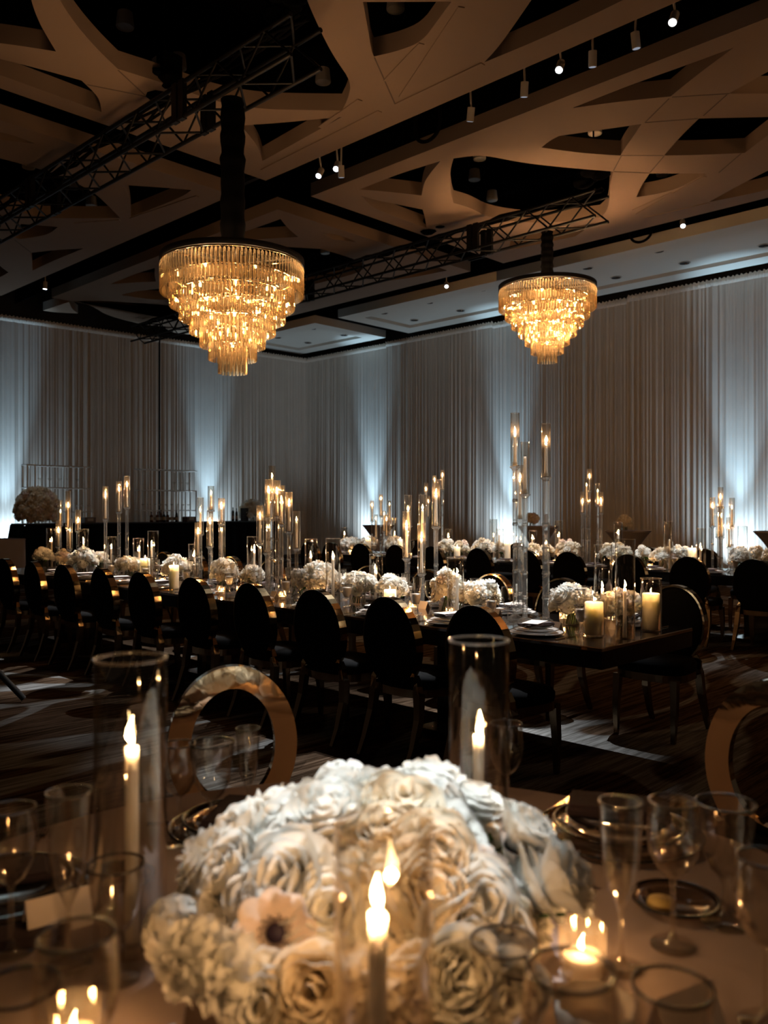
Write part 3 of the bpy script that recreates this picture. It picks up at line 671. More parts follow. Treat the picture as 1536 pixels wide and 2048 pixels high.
def stick_meshes(hs, hc, r):
    """crystal candlestick: base, faceted stem of height hs, cup, glass chimney of height hc"""
    key = (hs, hc, r)
    if key in _sm: return _sm[key]
    b_ = MB(); b_.lathe([(.001, .0), (.048, 0), (.048, .010), (.026, .022), (r, .03)], 16)
    s_ = MB(); s_.lathe([(r, .022), (r, hs - .03)], 6)
    for q in range(1, int(hs / .16)): s_.lathe([(r, q * .16 - .012), (r * 1.22, q * .16), (r, q * .16 + .012)], 6)
    c_ = MB(); c_.lathe([(r, hs - .03), (.024, hs - .018), (.037, hs - .006), (.036, hs), (.017, hs + .004), (.019, hs + .028), (.0135, hs + .03)], 16)
    g_ = MB(); g_.lathe([(.031, hs + .001), (.031, hs + hc)], 20); g_.lathe([(.029, hs + .001), (.029, hs + hc)], 20)
    m_ = MB(); m_.lathe([(.0285, hs + hc), (.0315, hs + hc), (.0315, hs + hc + .003), (.0285, hs + hc + .003)], 20, closed=True)
    _sm[key] = (b_.mesh('base', M['crystal']), s_.mesh('stem', M['crystal']), c_.mesh('cup', M['crystal']), g_.mesh('chimney', M['chimney_glass']), m_.mesh('chimney_rim', M['stem_glass']))
    return _sm[key]
def stick(p, hs, hc, label, group, r=.017):
    a = stick_meshes(round(hs, 2), round(hc, 2), r); t = thing('crystal_candlestick', label, 'candlestick', p, random.uniform(0, 1), group)
    link('base', a[0], t); link('stem', a[1], t); link('cup', a[2], t); g_ = link('chimney', a[3], t); link('chimney_rim', a[4], g_)
# clusters: (name, plane X, [(pixel x, chimney top, chimney bottom, candle top)])
CL = [('far left cluster', 4.6, [(117, 1042, 1094, 1063), (121, 1002, 1052, 1026), (136, 984, 1056, 1012), (140, 1038, 1098, 1062), (156, 1021, 1062, 1046)]),
      ('three-stick cluster before the bar', 4.6, [(211, 973, 1038, 992), (238, 963, 1024, 980), (254, 953, 1014, 971)]),
      ('six-stick cluster before the bar', 4.6, [(396, 1046, 1112, 1066), (401, 996, 1068, 1023), (422, 973, 1020, 990), (420, 1022, 1092, 1044), (443, 997, 1046, 1012), (444, 1044, 1116, 1063)]),
      ('eight-stick cluster at mid table', 4.6, [(520, 1010, 1086, 1034), (534, 1036, 1106, 1058), (544, 933, 1000, 956), (537, 960, 1034, 982), (554, 961, 1032, 983), (563, 972, 1050, 1000), (578, 985, 1063, 1007), (593, 1024, 1098, 1044)]),
      ('five-stick cluster right of mid table', 4.85, [(813, 1023, 1116, 1052), (816, 991, 1052, 1022), (845, 991, 1078, 1019), (843, 1046, 1146, 1078), (872, 960, 1054, 990)]),
      ('tallest cluster at the right', 4.75, [(1030, 829, 934, 866), (1040, 932, 1040, 958), (1050, 886, 988, 912), (1092, 850, 956, 886)]),
      ('farther table\'s left cluster', 10.05, [(744, 1001, 1042, 1012), (752, 1030, 1074, 1040), (762, 990, 1032, 999), (768, 1022, 1062, 1030), (773, 1030, 1072, 1040), (779, 1001, 1044, 1010)]),
      ('farther table\'s thin cluster', 10.05, [(852, 967, 1010, 979), (856, 992, 1035, 1004), (869, 951, 1000, 961), (885, 941, 980, 952)]),
      ('farther table\'s brown-drape cluster', 10.05, [(1165, 985, 1026, 1004), (1173, 958, 1004, 972), (1179, 939, 982, 954), (1195, 968, 1010, 984), (1202, 984, 1026, 1003)]),
      ('farther table\'s bluest-drape cluster', 10.05, [(1425, 995, 1052, 1013), (1441, 975, 1014, 995), (1437, 1013, 1074, 1032), (1443, 1013, 1074, 1034), (1458, 1034, 1094, 1055), (1464, 996, 1054, 1018)])]
def ordl(i, n): return place_word(i, n)
for ci, (nm, X, items) in enumerate(CL):
    items = sorted(items); used = []
    for i, (px, yt, yb, yc) in enumerate(items):
        for dx in (0, .09, -.09, .18, -.18, .26, -.26):
            y, Z = onx(px, X + dx)
            if all((y - u[1]) ** 2 + (X + dx - u[0]) ** 2 > .0085 for u in used): break
        used.append((X + dx, y)); zt, zb, zc = hgt(yt, Z), hgt(yb, Z), hgt(yc, Z)
        hs = max(.12, round(zb - TBL, 2)); hc = round(zt - zb, 2)
        unlit = (px == 1050)
        stick((X + dx, y, TBL), hs, hc, 'crystal candlestick with glass chimney, %s in the %s' % (ordl(i, len(items)), nm), 'crystal candlesticks, ' + nm, .024 if px == 1092 else .017)
        h = max(.10, zc - TBL - hs - .006)
        candle((X + dx, y, TBL + hs + .006), h, '%s ivory taper, %s candle in the %s' % ('unlit' if unlit else 'burning', ordl(i, len(items)), nm), 'tapers in candlesticks, ' + nm, not unlit, light=(i % 2 == 0 or len(items) < 5), power=1.6 if len(items) > 4 else 1)
# straight glass hurricanes with a taper: (pixel x, top of glass, flame top-of-candle y, X)
HU = [('middle', [(102, 1057, 1080, 4.75), (167, 1058, 1083, 4.45), (223, 1073, 1095, 4.75), (277, 1077, 1098, 4.7), (306, 1062, 1088, 4.75), (388, 1088, 1110, 4.8), (506, 1073, 1100, 4.75), (622, 1077, 1112, 4.9), (666, 1077, 1113, 4.35), (752, 1107, 1140, 4.85), (911, 1113, 1148, 4.4), (1206, 1090, 1176, 4.75), (1250, 1079, 1176, 4.45)]),
      ('farther', [(689, 1055, 1068, 10.2), (788, 1036, 1068, 10.2), (897, 1058, 1072, 10.2), (987, 1038, 1072, 10.3), (1000, 1058, 1068, 9.9), (1066, 1060, 1076, 10.2), (1117, 1041, 1070, 10.2), (1236, 1044, 1066, 10.2), (1337, 1043, 1078, 9.95), (1402, 1056, 1094, 10.0), (1485, 1052, 1090, 10.2)])]
for tn, L_ in HU:
    for i, (px, yt, yc, X) in enumerate(L_):
        y, Z = onx(px, X); h = hgt(yt, Z) - TBL; hc = hgt(yc, Z) - TBL - .01; lit = px != 1337
        hurricane((X, y, TBL), .056, h, 'clear glass cylinder around a taper, %s on the %s table' % (ordl(i, len(L_)), tn), 'glass cylinders on the %s table' % tn)
        candle((X + random.uniform(-.012, .012), y + random.uniform(-.012, .012), TBL + .009), hc, '%s taper inside a glass cylinder, %s on the %s table' % ('lit' if lit else 'unlit white', ordl(i, len(L_)), tn), 'tapers in glass cylinders on the %s table' % tn, lit, power=1.2)
# pillar candles
PI_ = [('middle', [(290, 1150, 1117, 20, 4.5, 0), (348, 1163, 1131, 20, 4.3, 0), (780, 1205, 1178, 26, 4.35, 0), (1188, 1272, 1208, 38, 4.42, 1), (1302, 1252, 1190, 36, 4.85, 1)]),
       ('farther', [(736, 1092, 1076, 12, 9.75, 0), (801, 1092, 1078, 12, 9.75, 0), (914, 1106, 1094, 13, 9.7, 0), (1015, 1110, 1082, 12, 9.75, 0), (1072, 1118, 1107, 13, 9.7, 0), (1384, 1112, 1096, 18, 10.0, 0)])]
for tn, L_ in PI_:
    for i, (px, yb, yt, wpx, X, gl) in enumerate(L_):
        y, Z = onx(px, X); r = wpx / 2 / F_PX * Z; h = max(.06, hgt(yt, Z) - TBL)
        candle((X, y, TBL + (.009 if gl else 0)), h, 'thick ivory pillar candle%s, %s on the %s table' % (' in a glass cylinder' if gl else '', ordl(i, len(L_)), tn), 'pillar candles on the %s table' % tn, True, r, .97, 'wax', .5, .6, 'pillar_candle')
        if gl: hurricane((X, y, TBL), r + .008, h + (.10 if px == 1302 else .03), 'clear glass cylinder around the %s pillar at the right end' % ('white' if px == 1188 else 'green-gold'), 'glass cylinders around pillars')
# ribbed votives
vm = MB(); n = 24
vs = [((.030 + (.0016 if k % 2 else -.0008)) * math.cos(2 * PI * k / n) * s_, (.030 + (.0016 if k % 2 else -.0008)) * math.sin(2 * PI * k / n) * s_, z) for s_, z in ((.9, .001), (1, .02), (1, .068)) for k in range(n)]
vm.add(vs, [(i * n + k, i * n + (k + 1) % n, (i + 1) * n + (k + 1) % n, (i + 1) * n + k) for i in range(2) for k in range(n)])
VG = vm.mesh('ribbed_glass', M['votive_glass']); vm = MB(); vm.cyl(.026, .003, .028, 14); VW = vm.mesh('wax', M['wax_white'])
def votive(p, label, group, power=1.0, sc=1.0):
    t = thing('ribbed_votive', label, 'votive', p, random.uniform(0, 3), group); t.scale = (sc, sc, sc)
    link('ribbed_glass', VG, t); w_ = link('wax', VW, t); f = link('flame', FL, w_, (0, 0, .032)); f.scale = (.6, .6, .6)
    lamp(t, 'POINT', 'votive_light', P_VOTIVE * power, WARM, (0, 0, .045), .008)
VO = [('middle', [(240, 1168, 4.3), (325, 1166, 4.5), (408, 1170, 4.4), (443, 1175, 4.3), (480, 1180, 4.45), (565, 1188, 4.4), (640, 1205, 4.5), (826, 1200, 4.6), (900, 1215, 4.5), (1128, 1232, 4.8), (1170, 1245, 4.7), (1225, 1248, 4.9)]),
      ('farther', [(700, 1098, 9.8), (820, 1100, 9.75), (940, 1104, 9.8), (1110, 1112, 9.8), (1225, 1120, 9.85), (1300, 1122, 9.85), (1385, 1118, 9.9)])]
for tn, L_ in VO:
    for i, (px, py, X) in enumerate(L_):
        y, Z = onx(px, X); votive((X, y, TBL), 'small glowing ribbed glass votive, %s on the %s table' % (ordl(i, len(L_)), tn), 'votives on the %s table' % tn, 1.5)
# ================================================================== FLOWERS
def frame_of(d):
    d = Vector(d).normalized(); a = Vector((0, 0, 1)) if abs(d.z) < .95 else Vector((1, 0, 0)); u = d.cross(a).normalized(); return u, d.cross(u), d
def puff_mesh(seed, n=34, mat='petal_white', ruff=.15, nu=4, nv=3):
    """ruffled double bloom, radius 1, opening towards +Z"""
    R_ = random.Random(seed); mb = MB(); ga = PI * (3 - math.sqrt(5))
    for i in range(n):
        z = 1 - 1.45 * (i + .5) / n; r = math.sqrt(max(0, 1 - z * z)); d = Vector((r * math.cos(ga * i), r * math.sin(ga * i), z + R_.uniform(-.1, .1))).normalized()
        u, v, d = frame_of(d); tw = R_.uniform(0, 6.28); a, b_ = u * math.cos(tw) + v * math.sin(tw), v * math.cos(tw) - u * math.sin(tw)
        L_ = R_.uniform(.75, 1.05); w_ = R_.uniform(.30, .46); ph = R_.uniform(0, 6); lean = R_.uniform(.1, .5)
        def fn(s, t, a=a, b_=b_, d=d, L_=L_, w_=w_, ph=ph, lean=lean):
            x = (s - .5) * 2 * w_ * (.35 + .75 * math.sin(PI * min(1, .12 + .72 * t)))
            rr = .18 + L_ * t * (1 - .12 * t); 
            return tuple(d * (rr + ruff * .6 * math.sin(s * 9 + ph) * t) + a * (x * (1 - .1 * t)) + b_ * (lean * t * t * .6 + .22 * (x / w_) ** 2 * t - .1 + ruff * math.sin(s * 7 + ph * 2) * t))
        mb.grid(fn, nu, nv)
    return mb.mesh('bloom', M[mat])
def rose_mesh(seed, mat='petal_white', layers=6, curl=.25, nu=6, nv=5):
    R_ = random.Random(seed); mb = MB()
    for l in range(layers):
        f = (l + 1) / layers; cnt = 3 + l if l < 5 else 7; a0 = R_.uniform(0, 6)
        for k in range(cnt):
            ph = a0 + 2 * PI * k / cnt + R_.uniform(-.15, .15); span = 2 * PI / cnt * .78 + .25; hr = R_.uniform(.9, 1.1); rp = R_.uniform(0, 6); wob = R_.uniform(.03, .09)
            R0 = .10 + .86 * f ** 1.1; Hh = (1.02 - .40 * f * f) * hr
            def fn(s, t, ph=ph, span=span, R0=R0, Hh=Hh, f=f, rp=rp, wob=wob):
                e = (s - .5) * 2; an = ph + e * span * (.55 + .45 * math.sin(PI * min(1, .2 + .65 * t)))
                top = Hh * (1 - .16 * e * e)
                rad = R0 * (math.sin(min(1, t * 1.15) * PI / 2) ** .75) * (.86 + .14 * t) + curl * f * max(0, t - .62) ** 1.3 * 2.2 + wob * math.sin(e * 4 + rp) * t
                z = -.55 + (top + .55) * t - curl * f * max(0, t - .72) * 1.1 + wob * .6 * math.sin(e * 5 + rp * 2) * t
                return (rad * math.cos(an), rad * math.sin(an), z)
            mb.grid(fn, nu, nv)
    return mb.mesh('bloom', M[mat])
def anemone_meshes(seed):
    R_ = random.Random(seed); P = []
    mb = MB()
    for k in range(8):
        ph = 2 * PI * k / 8 + R_.uniform(-.1, .1); w_ = R_.uniform(.40, .5); hi = .03 * (k % 2); rp = R_.uniform(0, 6)
        def fn(s, t, ph=ph, w_=w_, hi=hi, rp=rp):
            e = (s - .5) * 2; rr = .10 + .95 * t * (1 - .12 * e * e * t); x = e * w_ * math.sin(PI * min(1, .13 + .66 * t))
            z = .05 + hi + .32 * t ** 1.8 + .16 * e * e * t + .04 * math.sin(e * 4 + rp) * t
            return (rr * math.cos(ph) - x * math.sin(ph), rr * math.sin(ph) + x * math.cos(ph), z)
        mb.grid(fn, 6, 6)
    pet = mb.mesh('petals', M['petal_blush'])
    mb = MB(); mb.ball((0, 0, .12), (.24, .24, .15), 14, 8); cen = mb.mesh('dark_centre', M['purple'])
    mb = MB()
    for k in range(40):
        a = 2 * PI * k / 40; r = .31 + .05 * (k % 3); p = Vector((r * math.cos(a), r * math.sin(a), .17)); mb.tube([(.14 * math.cos(a), .14 * math.sin(a), .09), p], .008, 3, caps=False); mb.ball(p, .03, 5, 3)
    return pet, cen, mb.mesh('stamens', M['purple'])
def stock_mesh(seed, mat='petal_white', n=26):
    """cluster of small four petalled florets, radius 1"""
    R_ = random.Random(seed); mb = MB(); ga = PI * (3 - math.sqrt(5))
    for i in range(n):
        z = 1 - 1.5 * (i + .5) / n; r = math.sqrt(max(0, 1 - z * z)); d = Vector((r * math.cos(ga * i), r * math.sin(ga * i), z)); u, v, d = frame_of(d); c_ = d * R_.uniform(.72, .92); s0 = R_.uniform(0, 6); sz = R_.uniform(.30, .40)
        for k in range(4):
            an = s0 + PI / 2 * k; a = u * math.cos(an) + v * math.sin(an); b_ = v * math.cos(an) - u * math.sin(an)
            mb.grid(lambda s, t: tuple(c_ + a * (sz * (.05 + 1.0 * t)) + b_ * ((s - .5) * 1.1 * sz * math.sin(PI * min(1, .15 + .7 * t))) + d * (.10 * math.sin(t * 2.6) + .05 * (s - .5) ** 2)), 2, 2)
    return mb.mesh('bloom', M[mat])
def leaf_mesh(seed):
    R_ = random.Random(seed); mb = MB(); cv = R_.uniform(.2, .5)
    mb.grid(lambda s, t: ((s - .5) * .5 * math.sin(PI * min(1, .04 + .96 * t)) ** .8, t, cv * t * t * -.5 + .25 * abs(s - .5)), 4, 6); return mb.mesh('leaf', M['leaf_green'])
PUF = [puff_mesh(1), puff_mesh(2, 30), puff_mesh(3, 38, 'petal_cream'), puff_mesh(4, 26), puff_mesh(5, 30, 'petal_blush')]
STK = [stock_mesh(1), stock_mesh(2), stock_mesh(3, 'petal_cream')]
ROS = [rose_mesh(1, nu=4, nv=4), rose_mesh(2, 'petal_cream', nu=4, nv=4)]
LEA = [leaf_mesh(i) for i in range(3)]
ANE = anemone_meshes(4)
def orient(o, d, spin):
    q = Vector(d).to_track_quat('Z', 'Y'); o.rotation_mode = 'QUATERNION'; from mathutils import Quaternion; o.rotation_quaternion = q @ Quaternion((0, 0, 1), spin)
def vase_mesh(r, h):
    mb = MB(); mb.lathe([(.001, .003), (r, .003), (r, h)], 20); mb.lathe([(.001, .008), (r - .004, .008), (r - .004, h), (r, h)], 20); return mb.mesh('glass_vase', M['glass'])
VS = vase_mesh(.065, .12)
STM = MB(); rr = random.Random(4)
for k in range(14):
    a = rr.uniform(0, 6.28); STM.tube([(.05 * math.cos(a), .05 * math.sin(a), .010), (.02 * math.cos(a + 1), .02 * math.sin(a + 1), .13)], .003, 5)
STM = STM.mesh('stems', M['stem_green'])
def arrangement(p, w_, h, label, group, n=16, seed=0, palette=None, vase=True, br=.055, leaves=5, vh=.12):
    R_ = random.Random(seed); t = thing('flower_arrangement', label, 'flowers', p, R_.uniform(0, 6), group)
    if vase: link('glass_vase', VS, t); link('stems', STM, t)
    ga = PI * (3 - math.sqrt(5)); z0 = vh + br * .3; rx = w_ / 2 - br * .8; hz = max(.02, h - z0 - br * .8); pal = palette or (PUF[:2] + [PUF[0], STK[0], PUF[3], ROS[0], PUF[2]])
    for i in range(n):
        zz = 1 - 1.15 * (i + .5) / n; r = math.sqrt(max(0, 1 - zz * zz)); d = Vector((r * math.cos(ga * i + seed), r * math.sin(ga * i + seed), zz))
        q = Vector((d.x * rx, d.y * rx, z0 + hz * d.z * (1 if d.z > 0 else .6))) * R_.uniform(.92, 1.05)
        o = link('bloom', R_.choice(pal), t, q); s = br * R_.uniform(.85, 1.2); o.scale = (s, s, s); orient(o, d + Vector((0, 0, .4)), R_.uniform(0, 6))
    for i in range(leaves):
        a = R_.uniform(0, 6.28); q = Vector((math.cos(a) * rx * .8, math.sin(a) * rx * .8, z0 - .01)); o = link('leaf', R_.choice(LEA), t, q); s = R_.uniform(.05, .08); o.scale = (s, s, s); orient(o, (math.cos(a) * .4, math.sin(a) * .4, R_.uniform(.3, .9)), R_.uniform(0, 6))
    return t
FLW = [('middle', [(86, 1094, 42, 4.65, 14), (128, 1098, 34, 4.5, 10), (166, 1094, 60, 4.45, 16), (200, 1100, 40, 4.75, 10), (258, 1114, 52, 4.6, 16), (350, 1110, 56, 4.6, 16), (378, 1118, 40, 4.8, 10), (448, 1117, 58, 4.6, 18), (505, 1128, 50, 4.7, 14), (596, 1134, 40, 4.7, 10), (638, 1122, 96, 4.62, 24), (715, 1144, 80, 4.62, 20), (784, 1150, 64, 4.55, 16), (896, 1138, 66, 4.65, 18), (958, 1160, 88, 4.72, 20), (1146, 1168, 92, 4.75, 24), (1242, 1178, 76, 4.80, 20)]),
       ('farther', [(702, 1074, 52, 10.05, 14), (737, 1070, 44, 10.1, 10), (790, 1073, 46, 10.05, 12), (893, 1078, 38, 10.0, 10), (921, 1080, 40, 10.05, 10), (966, 1076, 56, 10.1, 14), (1000, 1082, 36, 9.95, 8), (1068, 1086, 36, 10.0, 8), (1092, 1086, 40, 10.05, 10), (1134, 1078, 56, 10.05, 14), (1230, 1084, 78, 10.05, 18), (1286, 1088, 40, 10.15, 8), (1328, 1094, 60, 10.0, 14), (1366, 1088, 56, 10.1, 12), (1478, 1092, 52, 10.0, 14), (1512, 1092, 44, 10.1, 10), (1545, 1094, 60, 10.05, 12)])]
fi = 0
for tn, L_ in FLW:
    for i, (px, yt, wpx, X, n) in enumerate(L_):
        y, Z = onx(px, X); w_ = wpx / F_PX * Z * (1.0 if tn == 'middle' else .92); h = max(.19, hgt(yt, Z) - TBL); fi += 1
        cream = (tn == 'farther' and px in (1068, 1092, 1134, 921, 1328)) or (tn == 'middle' and px in (128, 896, 1242))
        arrangement((X, y, TBL), w_, h, 'low %s flower cluster in a glass vase, %s on the %s table' % ('cream' if cream else 'white', ordl(i, len(L_)), tn), 'flower clusters on the %s table' % tn, n, fi, [PUF[2], STK[2], PUF[4], ROS[1], PUF[0]] if cream else None, True, min(.055, w_ * .2), 4)

# ================================================================== PLACE SETTINGS
_pl = {}
def plate_meshes(r, mat='porcelain'):
    if (r, mat) in _pl: return _pl[r, mat]
    mb = MB(); mb.lathe([(.001, .002), (r * .62, .002), (r * .70, .006), (r, .013), (r, .016), (r * .70, .010), (r * .62, .006), (.001, .006)], 40)
    rm = MB(); rm.lathe([(r - .006, .0148), (r + .001, .0145), (r + .001, .017), (r - .006, .0172)], 40, closed=True)
    _pl[r, mat] = (mb.mesh('dish', M[mat]), rm.mesh('rim', M['plate_rim'])); return _pl[r, mat]
def plate(p, r, label, group, name='dinner_plate'):
    a = plate_meshes(r, 'smoke_glass' if group == 'foreground plates' else 'porcelain'); t = thing(name, label, 'plate', p, 0, group); link('dish', a[0], t); link('rim', a[1], t); return t
GL = {}
def glass_kind(kind):
    if kind in GL: return GL[kind]
    P = {'goblet': ([(.036, .001), (.034, .004), (.010, .010), (.006, .022), (.0055, .055), (.010, .066), (.022, .078), (.033, .10), (.038, .135), (.0415, .172)], .172, .0415),
         'wine': ([(.038, .001), (.036, .004), (.008, .009), (.0045, .03), (.0042, .10), (.007, .112), (.026, .128), (.040, .155), (.044, .185), (.041, .225), (.039, .24)], .24, .039),
         'flute': ([(.034, .001), (.032, .004), (.008, .009), (.0045, .03), (.0042, .085), (.010, .10), (.022, .125), (.028, .165), (.031, .21), (.033, .255)], .255, .033)}[kind]
    n = 24; prof, hr, r = P; k = [i for i, q in enumerate(prof) if q[0] < .012][-1]
    f = MB(); f.lathe([(.001, .001)] + prof[:k + 1], n); b_ = MB(); b_.lathe(prof[k:], n); b_.lathe([(max(.001, q[0] - .0016), q[1] + .001) for q in prof[k:]], n)
    rm = MB(); rm.lathe([(r - .0022, hr - .0012), (r + .0010, hr - .0012), (r + .0010, hr + .0016), (r - .0022, hr + .0016)], n, closed=True)
    GL[kind] = [('stem_and_foot', f.mesh('stem_and_foot', M['stem_glass'])), ('bowl', b_.mesh('bowl', M['glass'])), ('dark_rim', rm.mesh('dark_rim', M['plate_rim']))]
    if kind == 'goblet':
        wv = MB(); q = [(x - .003, z) for x, z in prof if .075 < z < .15]; wv.lathe([(.001, q[0][1] - .004)] + q + [(.036, .150), (.001, .150)], n); GL[kind].append(('water', wv.mesh('water', M['frost'])))
    return GL[kind]
GN = {'goblet': ('water_goblet', 'glass'), 'wine': ('wine_glass', 'glass'), 'flute': ('champagne_flute', 'glass')}
def stemware(kind, p, label, group, sc=1.0, water=True):
    t = thing(GN[kind][0], label, GN[kind][1], p, 0, group); t.scale = (sc, sc, sc)
    for q in glass_kind(kind):
        if q[0] == 'water' and not water: continue
        o = link(q[0], q[1], t)
    return t
def cutlery_mesh(kind):
    mb = MB()
    if kind == 'knife': mb.box((0, -.05, .004), (.010, .10, .006), None, .002); mb.add([(-.008, 0, .003), (.008, 0, .003), (.010, .06, .003), (.004, .115, .003), (-.008, .10, .003), (-.008, 0, .005), (.008, 0, .005), (.010, .06, .005), (.004, .115, .005), (-.008, .10, .005)], [(4, 3, 2, 1, 0), (5, 6, 7, 8, 9)] + [(i, (i + 1) % 5, 5 + (i + 1) % 5, 5 + i) for i in range(5)])
    else:
        mb.box((0, -.05, .004), (.008, .11, .005), None, .0015); mb.box((0, .03, .005), (.006, .06, .004)); mb.box((0, .062, .006), (.022, .02, .003))
        for k in (-.009, -.003, .003, .009): mb.box((k, .088, .007), (.003, .038, .003))
    return mb.mesh(kind, M['gold'])
CUT = {k: cutlery_mesh(k) for k in ('fork', 'knife')}
def cutlery(kind, p, rz, label, group):
    o = link(kind, CUT[kind], None, p, rz); return tag(o, label, kind, group)
nm_ = MB(); nm_.box((0, 0, .006), (.10, .20, .012), None, .003); nm_.box((0, .01, .014), (.094, .17, .006), None, .002); NAP = nm_.mesh('napkin', M['napkin'])
nm_ = MB(); nm_.box((0, 0, .0008), (.10, .18, .0016)); MENU = nm_.mesh('menu_card', M['paper'])
def tent_mesh(w_, h, mat):
    mb = MB(); s = h * .45
    for sg in (-1, 1):
        mb.add([(-w_ / 2, sg * s, 0), (w_ / 2, sg * s, 0), (w_ / 2, 0, h), (-w_ / 2, 0, h), (-w_ / 2, sg * (s - .0012), 0), (w_ / 2, sg * (s - .0012), 0), (w_ / 2, 0, h - .0014), (-w_ / 2, 0, h - .0014)], [(0, 1, 2, 3), (7, 6, 5, 4), (0, 4, 5, 1), (1, 5, 6, 2), (3, 7, 4, 0)])
    return mb.mesh('place_card', M[mat])
TENT = tent_mesh(.09, .055, 'paper')
def setting(x, y, s, where, rich):
    """s = +1: the diner looks towards +X"""
    e = x; rz = -PI / 2 * s
    plate((e + s * .19, y, TBL), .165, 'dark rimmed charger plate at the %s' % where, 'charger plates')
    plate((e + s * .19, y, TBL + .0175), .135, 'dinner plate stacked at the %s' % where, 'dinner plates')
    if rich: plate((e + s * .19, y, TBL + .035), .105, 'small plate topping the stack at the %s' % where, 'salad plates', 'salad_plate')
    z = TBL + (.053 if rich else .036)
    o = link('napkin', NAP, None, (e + s * .19, y, z), rz + random.uniform(-.3, .3)); tag(o, 'dark folded napkin on the plates at the %s' % where, 'napkin', 'folded napkins')
    if rich:
        o = link('menu_card', MENU, None, (e + s * .19, y + .01, z + .0175), rz + random.uniform(-.3, .3)); tag(o, 'white menu card on the napkin at the %s' % where, 'menu card', 'menu cards')
        cutlery('fork', (e + s * .17, y + s * .21, TBL), rz, 'gold fork left of the plates at the %s' % where, 'gold forks')
        cutlery('knife', (e + s * .17, y - s * .21, TBL), rz, 'gold knife right of the plates at the %s' % where, 'gold knives')
        o = link('place_card', TENT, None, (e + s * .40, y, TBL), rz + random.uniform(-.3, .3)); tag(o, 'white tent place card behind the plates at the %s' % where, 'place card', 'tent place cards')
    stemware('goblet', (e + s * .36, y - s * .20, TBL), 'dark rimmed goblet of iced water at the %s' % where, 'water goblets')
    stemware('wine', (e + s * .42, y - s * .29, TBL), 'dark rimmed empty wine glass at the %s' % where, 'wine glasses')
    if rich: stemware('flute', (e + s * .45, y - s * .14, TBL), 'dark rimmed champagne flute at the %s' % where, 'champagne flutes')
for i, y in enumerate(NEAR_Y):
    yy = max(AY0 + .28, y); setting(A0, yy, 1, '%s near-side seat from right, middle table' % ORD[i], True)
for i, y in enumerate(FAR_Y):
    yy = max(AY0 + .26, y); setting(A1, yy, -1, '%s far-side seat from right, middle table' % ORD[i], i < 4)
for i, y in enumerate(BN_Y): setting(B0, min(y, BY1 - .25), 1, '%s near-side seat from right, farther table' % ORD[i], False)

# ================================================================== BAR AND BACK OF THE ROOM
BYF, BZT = 19.8, 1.16
bx0, _ = ony(50, BYF); bx1, _ = ony(556, BYF)
t = thing('draped_bar', 'long bar draped in black cloth before the left wall', 'bar', ((bx0 + bx1) / 2, BYF + .4, 0)); W_ = bx1 - bx0
mb = MB(); mb.box((0, 0, BZT - .02), (W_, .8, .04), None, .01); mb.build('counter', 'black_paint', t)
mb = MB()
def bf(s, v):
    x = -W_ / 2 + W_ * s; fl = (1 - v) * .10; return (x * (1 + .02 * (1 - v)), -.4 - .02 - fl * (.6 + .4 * math.sin(s * 140)), .01 + (BZT - .04) * v)
mb.grid(bf, 220, 4); mb.build('front_cloth', 'rigging_cloth', t)
for sx in (-1, 1):
    mb = MB(); mb.grid(lambda s, v: (sx * (W_ / 2 + .02 + .25 * (1 - v) * (.7 + .3 * math.sin(s * 9))), -.4 + .8 * s, .01 + (BZT - .04) * v), 12, 4); mb.build('side_cloth', 'rigging_cloth', t)
mb = MB(); mb.box((0, .1, .55), (W_ - .1, .5, 1.1)); mb.build('carcass', 'black_paint', t)
# back bar shelves
def shelf(px0, px1, Y, ys, label, extra):
    x0, Z0 = ony(px0, Y); x1, _ = ony(px1, Y); t = thing('bar_shelf', label, 'shelf', (x0, Y, 0), 0, 'chrome shelf racks behind the bar'); w_ = x1 - x0
    zs = [hgt(y, Z0 + .5) for y in ys]
    for z in zs:
        mb = MB(); mb.box((w_ / 2, 0, z), (w_, .34, .03), None, .006); mb.build('shelf_board', 'chrome', t)
    for (fx, za, zb) in extra:
        for yy in (-.15, .15):
            mb = MB(); mb.box((fx * w_, yy, (za + zb) / 2), (.035, .035, zb - za)); mb.build('upright', 'chrome', t)
    return x0, w_, zs
sY = 21.15
xa, wa, za = shelf(48, 181, sY, (932, 976, 1024), 'chrome rack with stemmed glasses above the left flower arrangement', [(.012, 0, 2.62), (.12, 0, 2.62), (.62, 2.05, 2.62), (.86, 0, 2.62), (.985, 0, 1.5)])
xb, wb, zb_ = shelf(274, 388, sY, (940, 981, 1021), 'chrome rack with rows of glasses right of the left rack', [(.012, 0, 2.55), (.15, 0, 2.55), (.70, 2.0, 2.55), (.86, 2.0, 2.55), (.985, 0, 2.02)])
cp = MB(); cp.lathe([(.035, .001), (.008, .008), (.004, .02), (.004, .11), (.012, .12), (.045, .15), (.052, .165)], 14); COUPE = cp.mesh('coupe_glass', M['stem_glass'])
def shelf_glass(x, y, z, label, group, mesh=COUPE, sc=1.0):
    o = link('coupe_glass', mesh, None, (x, y, z)); o.scale = (sc, sc, sc); tag(o, label, 'glass', group)
for i in range(5): shelf_glass(xa + wa * (.22 + .14 * i), sY - .05, za[1] + .016, 'stemmed coupe glass, %s on the middle board of the left rack' % place_word(i, 5), 'coupes on the left rack', sc=1.4)
for i in range(9): shelf_glass(xa + wa * (.55 + .05 * i), sY + (.06 if i % 2 else -.08), za[2] + .016, 'stemmed glass, %s in the bottom row of the left rack' % place_word(i, 9), 'glasses on the left rack bottom')
